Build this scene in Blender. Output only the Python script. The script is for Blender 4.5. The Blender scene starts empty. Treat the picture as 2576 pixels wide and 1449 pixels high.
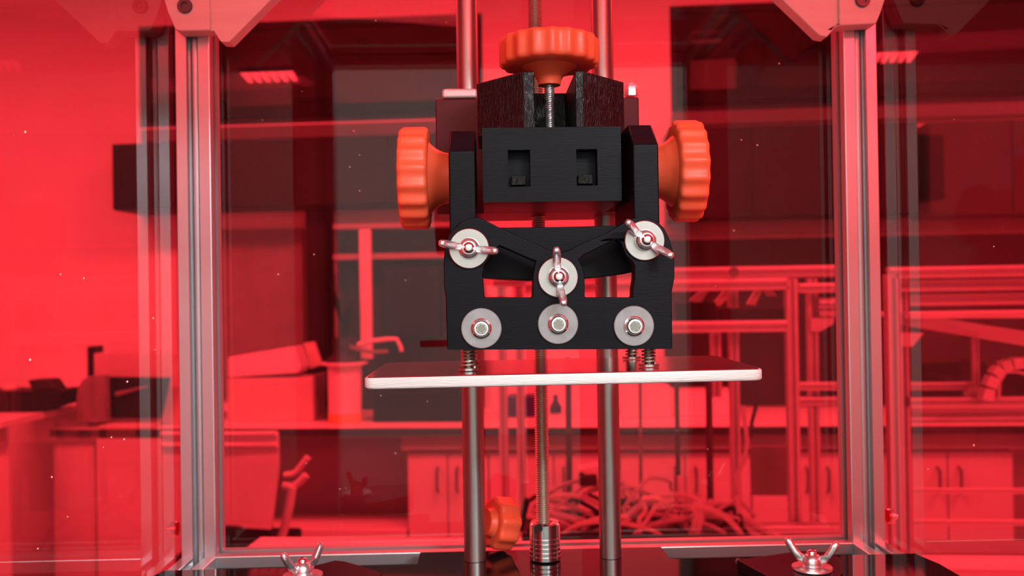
import bpy, bmesh, math, random
from mathutils import Vector, Matrix, geometry

random.seed(7)
scene = bpy.context.scene
COL = scene.collection
R = math.radians

# ------------------------------------------------------------------ camera
F = 2300.0                      # focal length in pixels of the 2576 wide frame
H = 1.5                         # camera height above the lab floor
PITCH, ROLL = 0.0067, 0.0155
f_ = Vector((0, math.cos(PITCH), math.sin(PITCH)))
u0 = Vector((0, -math.sin(PITCH), math.cos(PITCH)))
r0 = Vector((1, 0, 0))
r_ = r0 * math.cos(ROLL) - u0 * math.sin(ROLL)
u_ = u0 * math.cos(ROLL) + r0 * math.sin(ROLL)
cam_d = bpy.data.cameras.new('camera')
cam_d.sensor_fit = 'HORIZONTAL'
cam_d.sensor_width = 36.0
cam_d.lens = F / 2576 * 36.0
cam_d.clip_start = 0.01
cam_d.clip_end = 50
cam_d.dof.use_dof = True
cam_d.dof.focus_distance = 0.385
cam_d.dof.aperture_fstop = 16.0
cam = bpy.data.objects.new('camera', cam_d)
COL.objects.link(cam)
cam.matrix_world = Matrix(((r_.x, u_.x, -f_.x, 0), (r_.y, u_.y, -f_.y, 0), (r_.z, u_.z, -f_.z, H), (0, 0, 0, 1)))
scene.camera = cam

# ------------------------------------------------------------------ world, lights, exposure
world = bpy.data.worlds.new('world')
scene.world = world
world.use_nodes = True
bg = world.node_tree.nodes['Background']
bg.inputs[0].default_value = (0.85, 0.9, 1.0, 1)
bg.inputs[1].default_value = 0.3
scene.view_settings.view_transform = 'Standard'
scene.view_settings.look = 'None'
scene.view_settings.gamma = 1.0
scene.view_settings.use_curve_mapping = False
scene.view_settings.exposure = 0.0
cy = scene.cycles
cy.max_bounces = 10
cy.diffuse_bounces = 3
cy.glossy_bounces = 5
cy.transmission_bounces = 6
cy.transparent_max_bounces = 24
cy.sample_clamp_indirect = 4.0
cy.caustics_reflective = False
cy.caustics_refractive = False
cy.use_denoising = True


def area(name, loc, aim, size, power, col=(1, 1, 1)):
    d = bpy.data.lights.new(name, 'AREA')
    d.shape = 'RECTANGLE'
    d.size, d.size_y = size
    d.energy = power
    d.color = col
    o = bpy.data.objects.new(name, d)
    COL.objects.link(o)
    o.location = loc
    o.rotation_euler = (Vector(aim) - Vector(loc)).to_track_quat('-Z', 'Y').to_euler()
    return o


# fluorescent ceiling luminaires of the lab (rows), an added cool key light behind the camera on the right, an added warm fill light behind on the left
for i, (x, y) in enumerate(((-2.6, 2.9), (0.2, 2.9), (3.0, 2.9))):
    area('ceiling_lamp', (x, y, 3.2), (x, y, 0), (1.4, 0.5), 104, (1.0, 0.97, 0.93))
for i, (x, y) in enumerate(((-2.2, -2.4), (0.5, -2.4), (2.8, -2.4))):
    area('ceiling_lamp', (x, y, 3.2), (x, y, 0), (1.4, 0.4), 55, (1.0, 0.96, 0.9))
area('ceiling_lamp', (-1.0, 6.6, 3.2), (-1.0, 6.6, 0), (1.4, 0.4), 9, (1.0, 0.97, 0.93))  # added unseen lamp that brightens the room beyond the windows
area('window_daylight', (1.32, -2.3, 2.66), (0.1, 0.4, 1.45), (0.7, 0.2), 44, (0.88, 0.94, 1.0))
area('wall_strip_lamp', (-0.75, -2.3, 2.62), (0.0, 0.5, 1.45), (1.5, 0.12), 6, (1.0, 0.95, 0.89))

# ------------------------------------------------------------------ frames and pixel rays (dimensions read off the photograph)
PSI_P, PSI_R = R(1.4), R(-4.5)


def rot(psi):
    return Matrix.Rotation(psi, 3, 'Z')


def ray(px, py, psi):
    u, v = (px - 1288.0) / F, (724.5 - py) / F
    return rot(-psi) @ (f_ + r_ * u + u_ * v)


def P(px, py, y, psi=PSI_P):
    d = ray(px, py, psi)
    t = y / d.y
    return Vector((d.x * t, y, d.z * t + H))


def PZ(px, py, z, psi=PSI_P):
    d = ray(px, py, psi)
    t = (z - H) / d.z
    return Vector((d.x * t, d.y * t, z))


def Q(px, py, y):
    return P(px, py, y, PSI_R)


def QZ(px, py, z):
    return PZ(px, py, z, PSI_R)


# ------------------------------------------------------------------ materials
def mat(name, col, rough=0.5, metal=0.0, var=0.06, scale=30.0, bump=0.0, bscale=200.0, stretch=None, spec=0.5, sub=0.0, emit=None, rvar=0.0, coat=0.0):
    m = bpy.data.materials.new(name)
    m.use_nodes = True
    nt = m.node_tree
    b = nt.nodes['Principled BSDF']
    b.inputs['Roughness'].default_value = rough
    b.inputs['Metallic'].default_value = metal
    b.inputs['Specular IOR Level'].default_value = spec
    if coat:
        b.inputs['Coat Weight'].default_value = coat
        b.inputs['Coat Roughness'].default_value = 0.08
    if sub:
        b.inputs['Subsurface Weight'].default_value = sub
        b.inputs['Subsurface Radius'].default_value = (0.004, 0.003, 0.002)
    tc = nt.nodes.new('ShaderNodeTexCoord')
    mp = nt.nodes.new('ShaderNodeMapping')
    nt.links.new(tc.outputs['Object'], mp.inputs['Vector'])
    if stretch:
        mp.inputs['Scale'].default_value = stretch
    n = nt.nodes.new('ShaderNodeTexNoise')
    n.inputs['Scale'].default_value = scale
    n.inputs['Detail'].default_value = 3
    nt.links.new(mp.outputs['Vector'], n.inputs['Vector'])
    rp = nt.nodes.new('ShaderNodeValToRGB')
    lo = [max(0, c * (1 - var)) for c in col]
    hi = [min(1, c * (1 + var)) for c in col]
    rp.color_ramp.elements[0].position = 0.3
    rp.color_ramp.elements[1].position = 0.7
    rp.color_ramp.elements[0].color = (*lo, 1)
    rp.color_ramp.elements[1].color = (*hi, 1)
    nt.links.new(n.outputs['Fac'], rp.inputs['Fac'])
    nt.links.new(rp.outputs['Color'], b.inputs['Base Color'])
    if rvar:
        mr = nt.nodes.new('ShaderNodeMapRange')
        mr.inputs['To Min'].default_value = max(0, rough - rvar)
        mr.inputs['To Max'].default_value = rough + rvar
        nt.links.new(n.outputs['Fac'], mr.inputs['Value'])
        nt.links.new(mr.outputs['Result'], b.inputs['Roughness'])
    if bump:
        n2 = nt.nodes.new('ShaderNodeTexNoise')
        n2.inputs['Scale'].default_value = bscale
        n2.inputs['Detail'].default_value = 2
        nt.links.new(mp.outputs['Vector'], n2.inputs['Vector'])
        bp = nt.nodes.new('ShaderNodeBump')
        bp.inputs['Strength'].default_value = bump
        bp.inputs['Distance'].default_value = 0.0006
        nt.links.new(n2.outputs['Fac'], bp.inputs['Height'])
        nt.links.new(bp.outputs['Normal'], b.inputs['Normal'])
    if emit:
        b.inputs['Emission Color'].default_value = (*emit[0], 1)
        b.inputs['Emission Strength'].default_value = emit[1]
    return m


def sheet(name, tint, ior=1.49, rough=0.0, dirt=0.0):
    """clear tinted sheet: coloured see-through body with the Fresnel reflection of its front surfaces"""
    m = bpy.data.materials.new(name)
    m.use_nodes = True
    nt = m.node_tree
    nt.nodes.clear()
    out = nt.nodes.new('ShaderNodeOutputMaterial')
    tr = nt.nodes.new('ShaderNodeBsdfTransparent')
    nz = nt.nodes.new('ShaderNodeTexNoise')
    nz.inputs['Scale'].default_value = 6
    tc = nt.nodes.new('ShaderNodeTexCoord')
    nt.links.new(tc.outputs['Object'], nz.inputs['Vector'])
    rp = nt.nodes.new('ShaderNodeValToRGB')
    rp.color_ramp.elements[0].color = (*[c * 0.97 for c in tint], 1)
    rp.color_ramp.elements[1].color = (*[min(1, c * 1.03) for c in tint], 1)
    nt.links.new(nz.outputs['Fac'], rp.inputs['Fac'])
    nt.links.new(rp.outputs['Color'], tr.inputs['Color'])
    gl = nt.nodes.new('ShaderNodeBsdfGlossy')
    gl.inputs['Roughness'].default_value = rough
    fr = nt.nodes.new('ShaderNodeFresnel')
    fr.inputs['IOR'].default_value = ior
    ge = nt.nodes.new('ShaderNodeNewGeometry')
    inv = nt.nodes.new('ShaderNodeMath')
    inv.operation = 'SUBTRACT'
    inv.inputs[0].default_value = 1.0
    nt.links.new(ge.outputs['Backfacing'], inv.inputs[1])
    mu = nt.nodes.new('ShaderNodeMath')
    mu.operation = 'MULTIPLY'
    nt.links.new(fr.outputs['Fac'], mu.inputs[0])
    nt.links.new(inv.outputs[0], mu.inputs[1])
    mx = nt.nodes.new('ShaderNodeMixShader')
    nt.links.new(mu.outputs[0], mx.inputs['Fac'])
    nt.links.new(tr.outputs[0], mx.inputs[1])
    nt.links.new(gl.outputs[0], mx.inputs[2])
    last = mx
    if dirt:
        df = nt.nodes.new('ShaderNodeBsdfDiffuse')
        df.inputs['Color'].default_value = (*[min(1, c * 0.9 + 0.05) for c in tint], 1)
        m2 = nt.nodes.new('ShaderNodeMixShader')
        m2.inputs['Fac'].default_value = dirt
        nt.links.new(mx.outputs[0], m2.inputs[1])
        nt.links.new(df.outputs[0], m2.inputs[2])
        last = m2
    nt.links.new(last.outputs[0], out.inputs['Surface'])
    return m


M = {}
M['red_acrylic'] = sheet('red_acrylic', (0.96, 0.175, 0.215), dirt=0.012)
M['dark_glass'] = sheet('dark_glass', (0.7, 0.7, 0.7), ior=1.1)
M['alu'] = mat('satin_aluminium', (0.60, 0.585, 0.605), 0.33, 0.75, 0.015, 40)
M['plate_alu'] = mat('ground_aluminium', (0.62, 0.62, 0.62), 0.13, 1.0, 0.06, 60, 0.12, 700, (0.15, 1, 3))
M['plate_edge'] = mat('sanded_edge', (0.88, 0.88, 0.86), 0.6, 0.1, 0.08, 90, 0.5, 900, (0.2, 1, 3))
M['steel'] = mat('bright_steel', (0.85, 0.86, 0.86), 0.14, 1.0, 0.05, 60)
M['zinc'] = mat('zinc_steel', (0.86, 0.88, 0.9), 0.27, 0.9, 0.06, 120, 0.1, 500)
M['washer_metal'] = mat('washer_steel', (0.52, 0.51, 0.50), 0.25, 1.0, 0.06, 120)
M['washer_clear'] = mat('clear_nylon', (0.36, 0.36, 0.37), 0.22, 0.35, 0.12, 160, 0.1, 400)
M['rod'] = mat('guide_rod_steel', (0.40, 0.385, 0.36), 0.36, 1.0, 0.22, 14, stretch=(3, 3, 0.6), rvar=0.05)
M['thread'] = mat('threaded_steel', (0.55, 0.51, 0.42), 0.4, 0.9, 0.1, 60)
M['brass_dark'] = mat('oiled_spring_steel', (0.17, 0.14, 0.09), 0.35, 0.9, 0.2, 200)
M['black'] = mat('black_printed_plastic', (0.0045, 0.0045, 0.0075), 0.4, 0, 0.2, 60, 0.1, 900, (0.2, 0.2, 3), spec=0.13)
M['black_gloss'] = mat('black_gloss_print', (0.004, 0.0035, 0.004), 0.2, 0, 0.2, 60, 0.7, 500, (6, 6, 0.4), spec=0.35)
M['black_acrylic'] = mat('black_acrylic', (0.008, 0.008, 0.009), 0.04, 0, 0.2, 30, spec=0.5)
M['orange'] = mat('orange_printed_plastic', (1.0, 0.122, 0.05), 0.4, 0, 0.04, 60, 0.12, 900, (0.3, 0.3, 3), sub=0.1)
M['dark_red'] = mat('dark_red_paint', (0.10, 0.008, 0.013), 0.4, 0, 0.1, 30, spec=0.2)
M['white_print'] = mat('white_printed_plastic', (0.82, 0.74, 0.70), 0.45, 0, 0.04, 60, 0.2, 800, (0.3, 0.3, 3), sub=0.1)
M['white_block'] = mat('pale_aluminium', (0.85, 0.82, 0.8), 0.5, 0.3, 0.04, 60)
M['dust'] = mat('dust', (0.9, 0.85, 0.85), 0.8)
M['felt'] = mat('grey_felt_edge', (0.16, 0.14, 0.12), 0.9, 0, 0.4, 300, 0.6, 900)
# room
M['wall'] = mat('white_wall_paint', (0.80, 0.79, 0.77), 0.8, 0, 0.03, 3, 0.1, 90)
M['ceiling'] = mat('ceiling_white', (0.8, 0.8, 0.78), 0.9, 0, 0.03, 4)
M['floor'] = mat('grey_vinyl_floor', (0.30, 0.30, 0.31), 0.5, 0, 0.15, 20)
M['laminate'] = mat('white_laminate', (0.80, 0.79, 0.77), 0.4, 0, 0.03, 6)
M['laminate_grey'] = mat('grey_laminate', (0.34, 0.33, 0.33), 0.5, 0, 0.06, 6)
M['cabinet'] = mat('cabinet_white', (0.70, 0.69, 0.68), 0.4, 0, 0.03, 4)
M['charcoal'] = mat('charcoal_laminate', (0.007, 0.007, 0.008), 0.5, 0, 0.25, 5, spec=0.2)
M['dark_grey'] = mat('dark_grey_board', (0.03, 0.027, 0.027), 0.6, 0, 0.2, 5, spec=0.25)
M['pin'] = mat('grey_pinboard', (0.24, 0.225, 0.22), 0.9, 0, 0.12, 9)
M['rubber'] = mat('black_rubber', (0.02, 0.02, 0.02), 0.6, 0, 0.2, 40)
M['handle'] = mat('brushed_handle', (0.25, 0.25, 0.25), 0.35, 1.0)
M['chair'] = mat('pale_chair_plastic', (0.66, 0.65, 0.64), 0.45, 0, 0.03, 10)
M['paper'] = mat('paper', (0.8, 0.78, 0.75), 0.8, 0, 0.04, 20)
M['card'] = mat('pale_cardboard', (0.62, 0.57, 0.52), 0.8, 0, 0.06, 20)
M['foam'] = mat('white_foam', (0.8, 0.8, 0.8), 0.8, 0, 0.08, 30, 0.5, 60)
M['room_alu'] = mat('frame_aluminium', (0.62, 0.61, 0.61), 0.42, 0.6, 0.05, 20)
M['room_alu_dark'] = mat('frame_rod_dark', (0.10, 0.09, 0.09), 0.4, 0.6, 0.1, 20)
M['cable_white'] = mat('white_cable', (0.62, 0.6, 0.58), 0.5)
M['cable_dark'] = mat('dark_cable', (0.03, 0.03, 0.03), 0.5)
M['lamp_glow'] = mat('lamp_glow', (1, 1, 1), 0.5, emit=((1, 0.96, 0.92), 3.2))  # emission stands for ceiling lamps mirrored in the dark window panes
M['socket'] = mat('socket_steel', (0.30, 0.30, 0.27), 0.3, 1.0)  # darker steel, the shade of the socket pit put into the colour
M['screw_grey'] = mat('dark_screw_head', (0.10, 0.095, 0.10), 0.35, 0.2)
M['sill'] = mat('grey_sill', (0.10, 0.095, 0.095), 0.5, 0, 0.08, 5)  # grey boards over plain wall strips, their shade put into the colour
M['blue'] = mat('blue_plastic', (0.03, 0.04, 0.16), 0.4)
M['amber'] = mat('amber_card', (0.85, 0.48, 0.12), 0.6)


# ------------------------------------------------------------------ mesh building
class MB:
    def __init__(self):
        self.v, self.f = [], []

    def add(self, vs, fs):
        b = len(self.v)
        self.v += [Vector(p) for p in vs]
        self.f += [tuple(b + i for i in q) for q in fs]
        return self

    def box(self, x0, x1, y0, y1, z0, z1):
        x0, x1 = min(x0, x1), max(x0, x1)
        y0, y1 = min(y0, y1), max(y0, y1)
        z0, z1 = min(z0, z1), max(z0, z1)
        vs = [(x, y, z) for x in (x0, x1) for y in (y0, y1) for z in (z0, z1)]
        return self.add(vs, [(0, 1, 3, 2), (4, 6, 7, 5), (0, 4, 5, 1), (2, 3, 7, 6), (0, 2, 6, 4), (1, 5, 7, 3)])

    def prism(self, loops, mk, c0, c1):
        """loops: outline then holes as 2-D points; mk(a, b, c) places a point"""
        if not isinstance(loops[0][0], (tuple, list, Vector)):
            loops = [loops]
        elif len(loops[0]) == 2 and not isinstance(loops[0][0], (tuple, list, Vector)):
            loops = [loops]
        flat = [p for l in loops for p in l]
        tris = geometry.tessellate_polygon([[Vector((p[0], p[1], 0)) for p in l] for l in loops])
        n = len(flat)
        vs = [mk(p[0], p[1], c0) for p in flat] + [mk(p[0], p[1], c1) for p in flat]
        fs = [tuple(t) for t in tris] + [tuple(n + i for i in reversed(t)) for t in tris]
        o = 0
        for l in loops:
            k = len(l)
            for i in range(k):
                j = (i + 1) % k
                fs.append((o + i, o + j, n + o + j, n + o + i))
            o += k
        return self.add(vs, fs)

    def loft(self, rings, close=True, caps=True):
        k = len(rings[0])
        vs = [p for r in rings for p in r]
        fs = []
        for i in range(len(rings) - 1):
            for j in range(k if close else k - 1):
                a, b = i * k + j, i * k + (j + 1) % k
                fs.append((a, b, b + k, a + k))
        if caps:
            fs.append(tuple(range(k - 1, -1, -1)))
            fs.append(tuple((len(rings) - 1) * k + i for i in range(k)))
        return self.add(vs, fs)

    def lathe(self, o, ax, prof, n=32, rad=None):
        """prof: (r, h) pairs along axis AX from O"""
        ax = Vector(ax).normalized()
        a = ax.orthogonal().normalized()
        if abs(ax.z) > 0.9:
            a = Vector((1, 0, 0))
        b = ax.cross(a)
        rings = []
        for r, h in prof:
            ring = []
            for i in range(n):
                t = 2 * math.pi * i / n
                rr = r * (rad(t, r, h) if rad else 1.0)
                ring.append(Vector(o) + ax * h + (a * math.cos(t) + b * math.sin(t)) * max(rr, 1e-5))
            rings.append(ring)
        return self.loft(rings)

    def cyl(self, p0, p1, r0, r1=None, n=24):
        p0, p1 = Vector(p0), Vector(p1)
        r1 = r0 if r1 is None else r1
        return self.lathe(p0, p1 - p0, [(r0, 0), (r1, (p1 - p0).length)], n)

    def tube(self, pts, r, n=8):
        pts = [Vector(p) for p in pts]
        rings = []
        prev = None
        for i, p in enumerate(pts):
            t = (pts[min(i + 1, len(pts) - 1)] - pts[max(i - 1, 0)]).normalized()
            a = t.orthogonal().normalized() if prev is None else (prev - t * prev.dot(t)).normalized()
            prev = a
            b = t.cross(a)
            rr = r(i / (len(pts) - 1)) if callable(r) else r
            rings.append([p + (a * math.cos(2 * math.pi * k / n) + b * math.sin(2 * math.pi * k / n)) * rr for k in range(n)])
        return self.loft(rings)

    def center(self):
        lo = [min(p[i] for p in self.v) for i in range(3)]
        hi = [max(p[i] for p in self.v) for i in range(3)]
        return Vector(((lo[0] + hi[0]) / 2, (lo[1] + hi[1]) / 2, lo[2]))

    def mesh(self, name, base, smooth=35):
        me = bpy.data.meshes.new(name)
        bm = bmesh.new()
        vv = [bm.verts.new(p - base) for p in self.v]
        for q in self.f:
            if len(set(q)) < 3:
                continue
            try:
                bm.faces.new([vv[i] for i in q])
            except ValueError:
                pass
        bmesh.ops.recalc_face_normals(bm, faces=bm.faces)
        bm.to_mesh(me)
        bm.free()
        if smooth:
            for p in me.polygons:
                p.use_smooth = True
            me.set_sharp_from_angle(angle=R(smooth))
        return me


def make_obj(name, mb, m, base, bevel=0.0, smooth=35, seg=2):
    me = mb.mesh(name, base, smooth)
    me.materials.append(m if not isinstance(m, str) else M[m])
    o = bpy.data.objects.new(name, me)
    COL.objects.link(o)
    if bevel:
        md = o.modifiers.new('bevel', 'BEVEL')
        md.width = bevel
        md.segments = seg
        md.limit_method = 'ANGLE'
        md.angle_limit = R(40)
        md.harden_normals = True
    return o


class Thing:
    def __init__(self, name, label, cat, base, psi=PSI_P, group=None):
        self.base = Vector(base)
        self.psi = psi
        o = bpy.data.objects.new(name, None)
        o.empty_display_size = 0.02
        COL.objects.link(o)
        o.location = rot(psi) @ self.base
        o.rotation_euler = (0, 0, psi)
        o['label'] = label
        o['category'] = cat
        if group:
            o['group'] = group
        self.o = o

    def part(self, name, mb, m, bevel=0.0, parent=None, label=None, kind=None, smooth=35, seg=2):
        o = make_obj(name, mb, m, self.base, bevel, smooth, seg)
        o.parent = parent or self.o
        if label:
            o['label'] = label
        if kind:
            o['kind'] = kind
        return o


def single(name, label, cat, mb, m, psi=PSI_P, group=None, bevel=0.0, kind=None, base=None, smooth=35):
    base = mb.center() if base is None else Vector(base)
    o = make_obj(name, mb, m, base, bevel, smooth)
    o.location = rot(psi) @ base
    o.rotation_euler = (0, 0, psi)
    o['label'] = label
    o['category'] = cat
    if group:
        o['group'] = group
    if kind:
        o['kind'] = kind
    return o


def struct(name, mb, m, psi=PSI_R, bevel=0.0, parent=None, base=None):
    b = Vector((0, 0, 0)) if base is None else base
    o = make_obj(name, mb, m, b, bevel)
    if parent is None:
        o.rotation_euler = (0, 0, psi)
        o['kind'] = 'structure'
    else:
        o.parent = parent
    return o


def XZ(x, z, y):
    return (x, y, z)


def XY(x, y, z):
    return (x, y, z)


def YZ(y, z, x):
    return (x, y, z)


def pbox(mb, x0, y0, x1, y1, d, dy, psi):
    """a box whose front face covers the pixel box at depth d and reaches dy further back"""
    c = P((x0 + x1) / 2, (y0 + y1) / 2, d, psi)
    k = d / F * 1.0
    w, h = (x1 - x0) * k / 2, (y1 - y0) * k / 2
    return mb.box(c.x - w, c.x + w, d, d + dy, c.z - h, c.z + h)


def qbox(x0, y0, x1, y1, d, dy):
    return pbox(MB(), x0, y0, x1, y1, d, dy, PSI_R)


def clampz(mb, z):
    for v in mb.v:
        v.z = max(v.z, z)
    return mb


def poly(pts, y, psi=PSI_P):
    return [(lambda q: (q.x, q.z))(P(a, b, y, psi)) for a, b in pts]


# =================================================================== ROOM STRUCTURE
CEIL = 3.3
YW = 4.8
TABLE = 0.9
struct('floor', MB().box(-5, 6, -3.5, 8.2, -0.1, 0), 'floor')
struct('ceiling', MB().box(-5, 6, -3.5, 8.2, CEIL, CEIL + 0.1), 'ceiling')
# back wall with the two window openings
o1 = [Q(348, 55, YW), Q(1216, 305, YW)]
w1 = (o1[0].x, o1[1].x, Q(800, 308, YW).z, Q(900, 45, YW).z)
o2 = [Q(1684, 15, YW), Q(2750, 270, YW)]
w2 = (o2[0].x, o2[1].x, Q(1690, 283, YW).z, Q(1690, 15, YW).z)
hole = lambda w: [(w[0], w[2]), (w[1], w[2]), (w[1], w[3]), (w[0], w[3])]
struct('wall_back', MB().prism([[(-5, 0), (6, 0), (6, CEIL), (-5, CEIL)], hole(w1), hole(w2)], XZ, YW, YW + 0.12), 'wall')
struct('wall_left', MB().box(-5.1, -5, -3.5, YW, 0, CEIL), 'wall')
struct('wall_right', MB().box(6, 6.1, -3.5, YW, 0, CEIL), 'wall')
struct('wall_front', MB().box(-5, 6, -3.6, -3.5, 0, CEIL), 'wall')
# the darker room beyond the windows
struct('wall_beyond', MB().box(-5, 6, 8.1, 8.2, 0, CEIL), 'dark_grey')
for n, w in ((1, w1), (2, w2)):
    fr = MB()
    t = 0.028
    fr.prism([[(w[0], w[2]), (w[1], w[2]), (w[1], w[3]), (w[0], w[3])], [(w[0] + t, w[2] + t), (w[1] - t, w[2] + t), (w[1] - t, w[3] - t), (w[0] + t, w[3] - t)]], XZ, YW + 0.01, YW + 0.08)
    wo = struct('window_%d' % n, fr, 'charcoal')
    struct('pane', MB().box(w[0] + t, w[1] - t, YW + 0.04, YW + 0.046, w[2] + t, w[3] - t), 'dark_glass', parent=wo)

struct('trim_1', MB().box(Q(352, 325, 4.74).x, w1[1], YW - 0.05, YW - 0.001, Q(800, 344, 4.74).z, Q(800, 311, 4.74).z), 'sill', bevel=0.003)
struct('trim_2', MB().box(w2[0], w2[1], YW - 0.05, YW - 0.001, Q(1690, 314, 4.74).z, Q(1690, 282, 4.74).z), 'sill', bevel=0.003)
# things just behind the window glass
YB = YW + 0.35
struct('trim_3', MB().box(w1[0], w1[1], YW + 0.13, YW + 0.95, Q(1000, 301, YW + 0.65).z - 0.06, Q(1000, 301, YW + 0.65).z - 0.001), 'charcoal')
struct('trim_4', MB().box(w2[0], w2[1], YW + 0.13, YW + 0.95, Q(1790, 245, YW + 0.35).z - 0.06, Q(1790, 245, YW + 0.35).z - 0.001), 'charcoal')
single('poster', 'plain dim poster behind the left window glass, beside the louvre lamp', 'poster', qbox(566, 122, 738, 278, YB, 0.01), M['pin'], PSI_R)
single('storage_box', 'wide pale box behind the left window glass, near the guide rod', 'box', qbox(835, 158, 1160, 300, YB + 0.3, 0.25), M['card'], PSI_R, bevel=0.004)
mb = MB().prism(poly([(890, 92), (922, 92), (934, 152), (900, 152)], YB + 0.25, PSI_R), XZ, YB + 0.25, YB + 0.28)
single('card_sheet', 'small slanted card standing on the box behind the left window', 'card', mb, M['pin'], PSI_R)
single('storage_box', 'pale open crate behind the right window glass, lowest on its left side', 'crate', qbox(1738, 150, 1850, 245, YB, 0.2), M['card'], PSI_R, bevel=0.004)
for k, (yy, lab) in enumerate(((80, 'upper thin shelf strip behind the right window glass'), (103, 'lower thin shelf strip behind the right window glass'))):
    single('shelf_strip', lab, 'shelf', qbox(1740, yy - 4, 1815, yy + 5, YB, 0.12), M['paper'], PSI_R)
mb = MB()
c = Q(1905, 140, YB)
mb.lathe((c.x, YB + 0.15, c.z - 0.2), (0, 0, 1), [(0.012, 0), (0.016, 0.05), (0.09, 0.22), (0.085, 0.26), (0.05, 0.28), (0.12, 0.30), (0.12, 0.36)], 20)
single('machine_head', 'dark tapered machine head hanging behind the right window glass', 'machine', mb, M['rubber'], PSI_R)
single('sheet_board', 'pale back board low behind the right window, right of the dark machine head', 'board', qbox(1925, 160, 2560, 262, YB + 0.5, 0.02), M['pin'], PSI_R)


def reflected_louvre(px0, px1, py0, py1, slant, n, label):  # lamp reflection in the window glass, modelled as glowing slats behind it
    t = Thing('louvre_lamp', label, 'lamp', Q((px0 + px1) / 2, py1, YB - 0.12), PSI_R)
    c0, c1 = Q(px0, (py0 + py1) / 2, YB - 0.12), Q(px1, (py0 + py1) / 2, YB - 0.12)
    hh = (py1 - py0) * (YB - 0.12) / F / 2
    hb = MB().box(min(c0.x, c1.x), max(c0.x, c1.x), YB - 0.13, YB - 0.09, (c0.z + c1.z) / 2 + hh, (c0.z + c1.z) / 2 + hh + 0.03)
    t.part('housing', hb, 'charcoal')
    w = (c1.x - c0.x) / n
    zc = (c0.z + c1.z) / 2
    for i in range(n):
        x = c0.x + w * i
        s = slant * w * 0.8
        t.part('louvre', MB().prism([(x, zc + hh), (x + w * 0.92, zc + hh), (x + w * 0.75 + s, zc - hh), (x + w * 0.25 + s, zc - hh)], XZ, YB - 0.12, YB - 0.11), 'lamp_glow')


reflected_louvre(603, 738, 181, 206, 0.9, 6, 'glowing louvred strip lamp behind the left window glass')
reflected_louvre(2205, 2312, 131, 156, -0.9, 5, 'glowing louvred strip lamp behind the right window glass')

# =================================================================== WALL CABINETS, BENCH
def cabinet_row(label, x0, x1, y0, y1, d, n, m, name='wall_cabinet'):
    a, b = Q(x0, (y0 + y1) / 2, d), Q(x1, (y0 + y1) / 2, d)
    zt = Q((x0 + x1) / 2, y0, d).z
    zb = Q((x0 + x1) / 2, y1, d).z
    t = Thing(name, label, 'cabinet', ((a.x + b.x) / 2, d, zb), PSI_R)
    t.part('carcass', MB().box(a.x, b.x, d + 0.02, YW - 0.002, zb, zt), m, 0.003)
    w = (b.x - a.x) / n
    for i in range(n):
        t.part('door', MB().box(a.x + w * i + 0.003, a.x + w * (i + 1) - 0.003, d, d + 0.019, zb + 0.004, zt - 0.004), m, 0.003)
    return t


cabinet_row('long black wall cabinets with plain doors under the left window', 281, 1216, 347, 518, 4.5, 4, 'charcoal')
cabinet_row('black wall cabinets with plain doors under the right window', 1684, 2312, 312, 545, 4.5, 3, 'charcoal')
cabinet_row('dark grey wall cabinets at the far right, under the right window', 2338, 2760, 300, 540, 4.5, 2, 'dark_grey')
single('pinboard', 'large grey pinboard on the wall below the left cabinets', 'board', clampz(qbox(440, 572, 772, 1005, YW - 0.03, 0.028), 0.91), M['pin'], PSI_R, bevel=0.004)
single('tall_locker', 'narrow black upright locker between pinboard and open shelves', 'locker', clampz(qbox(770, 520, 823, 1030, 4.62, 0.15), 0.902), M['charcoal'], PSI_R, bevel=0.004)
t = Thing('shelf_unit', 'dark open shelf unit against the wall behind the build plate', 'shelf', Q(970, 1030, 4.5), PSI_R)
t.part('back_panel', clampz(qbox(848, 560, 1216, 1030, 4.76, 0.03), 0.902), 'dark_grey')
t.part('upright', qbox(905, 574, 934, 905, 4.56, 0.03), 'laminate')
t.part('upright', clampz(qbox(1186, 560, 1214, 1010, 4.56, 0.03), 0.902), 'dark_grey')
t.part('shelf_board', qbox(832, 636, 1216, 650, 4.59, 0.17), 'laminate_grey')
t.part('shelf_board', qbox(832, 560, 1216, 572, 4.59, 0.17), 'laminate_grey')
single('monitor', 'black switched-off monitor in the open shelves left of the carriage', 'monitor', qbox(960, 668, 1110, 850, 4.62, 0.05), M['charcoal'], PSI_R, bevel=0.006)
t = Thing('potted_plant', 'dark leafy plant in a pot beside the black locker', 'plant', Q(868, 905, 4.5), PSI_R)
c = Q(868, 900, 4.52)
t.part('pot', MB().lathe((c.x, 4.52, 0.9015), (0, 0, 1), [(0.045, 0), (0.06, c.z + 0.1 - 0.9), (0.05, c.z + 0.1 - 0.9)], 16), 'rubber')
for i in range(14):
    a = random.uniform(0, 6.28)
    l = random.uniform(0.1, 0.3)
    p0 = Vector((c.x, 4.52, c.z + 0.1))
    tip = p0 + Vector((math.cos(a) * l * 0.3, math.sin(a) * l * 0.15, l))
    side = Vector((-math.sin(a), math.cos(a), 0)) * 0.025
    mid = (p0 + tip) / 2 + Vector((0, 0, 0.03))
    t.part('leaf', MB().loft([[p0, p0 + Vector((0, 0, 0.002))], [mid - side, mid + side], [tip, tip + Vector((0, 0, 0.002))]], close=False, caps=False), 'charcoal')

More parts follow.
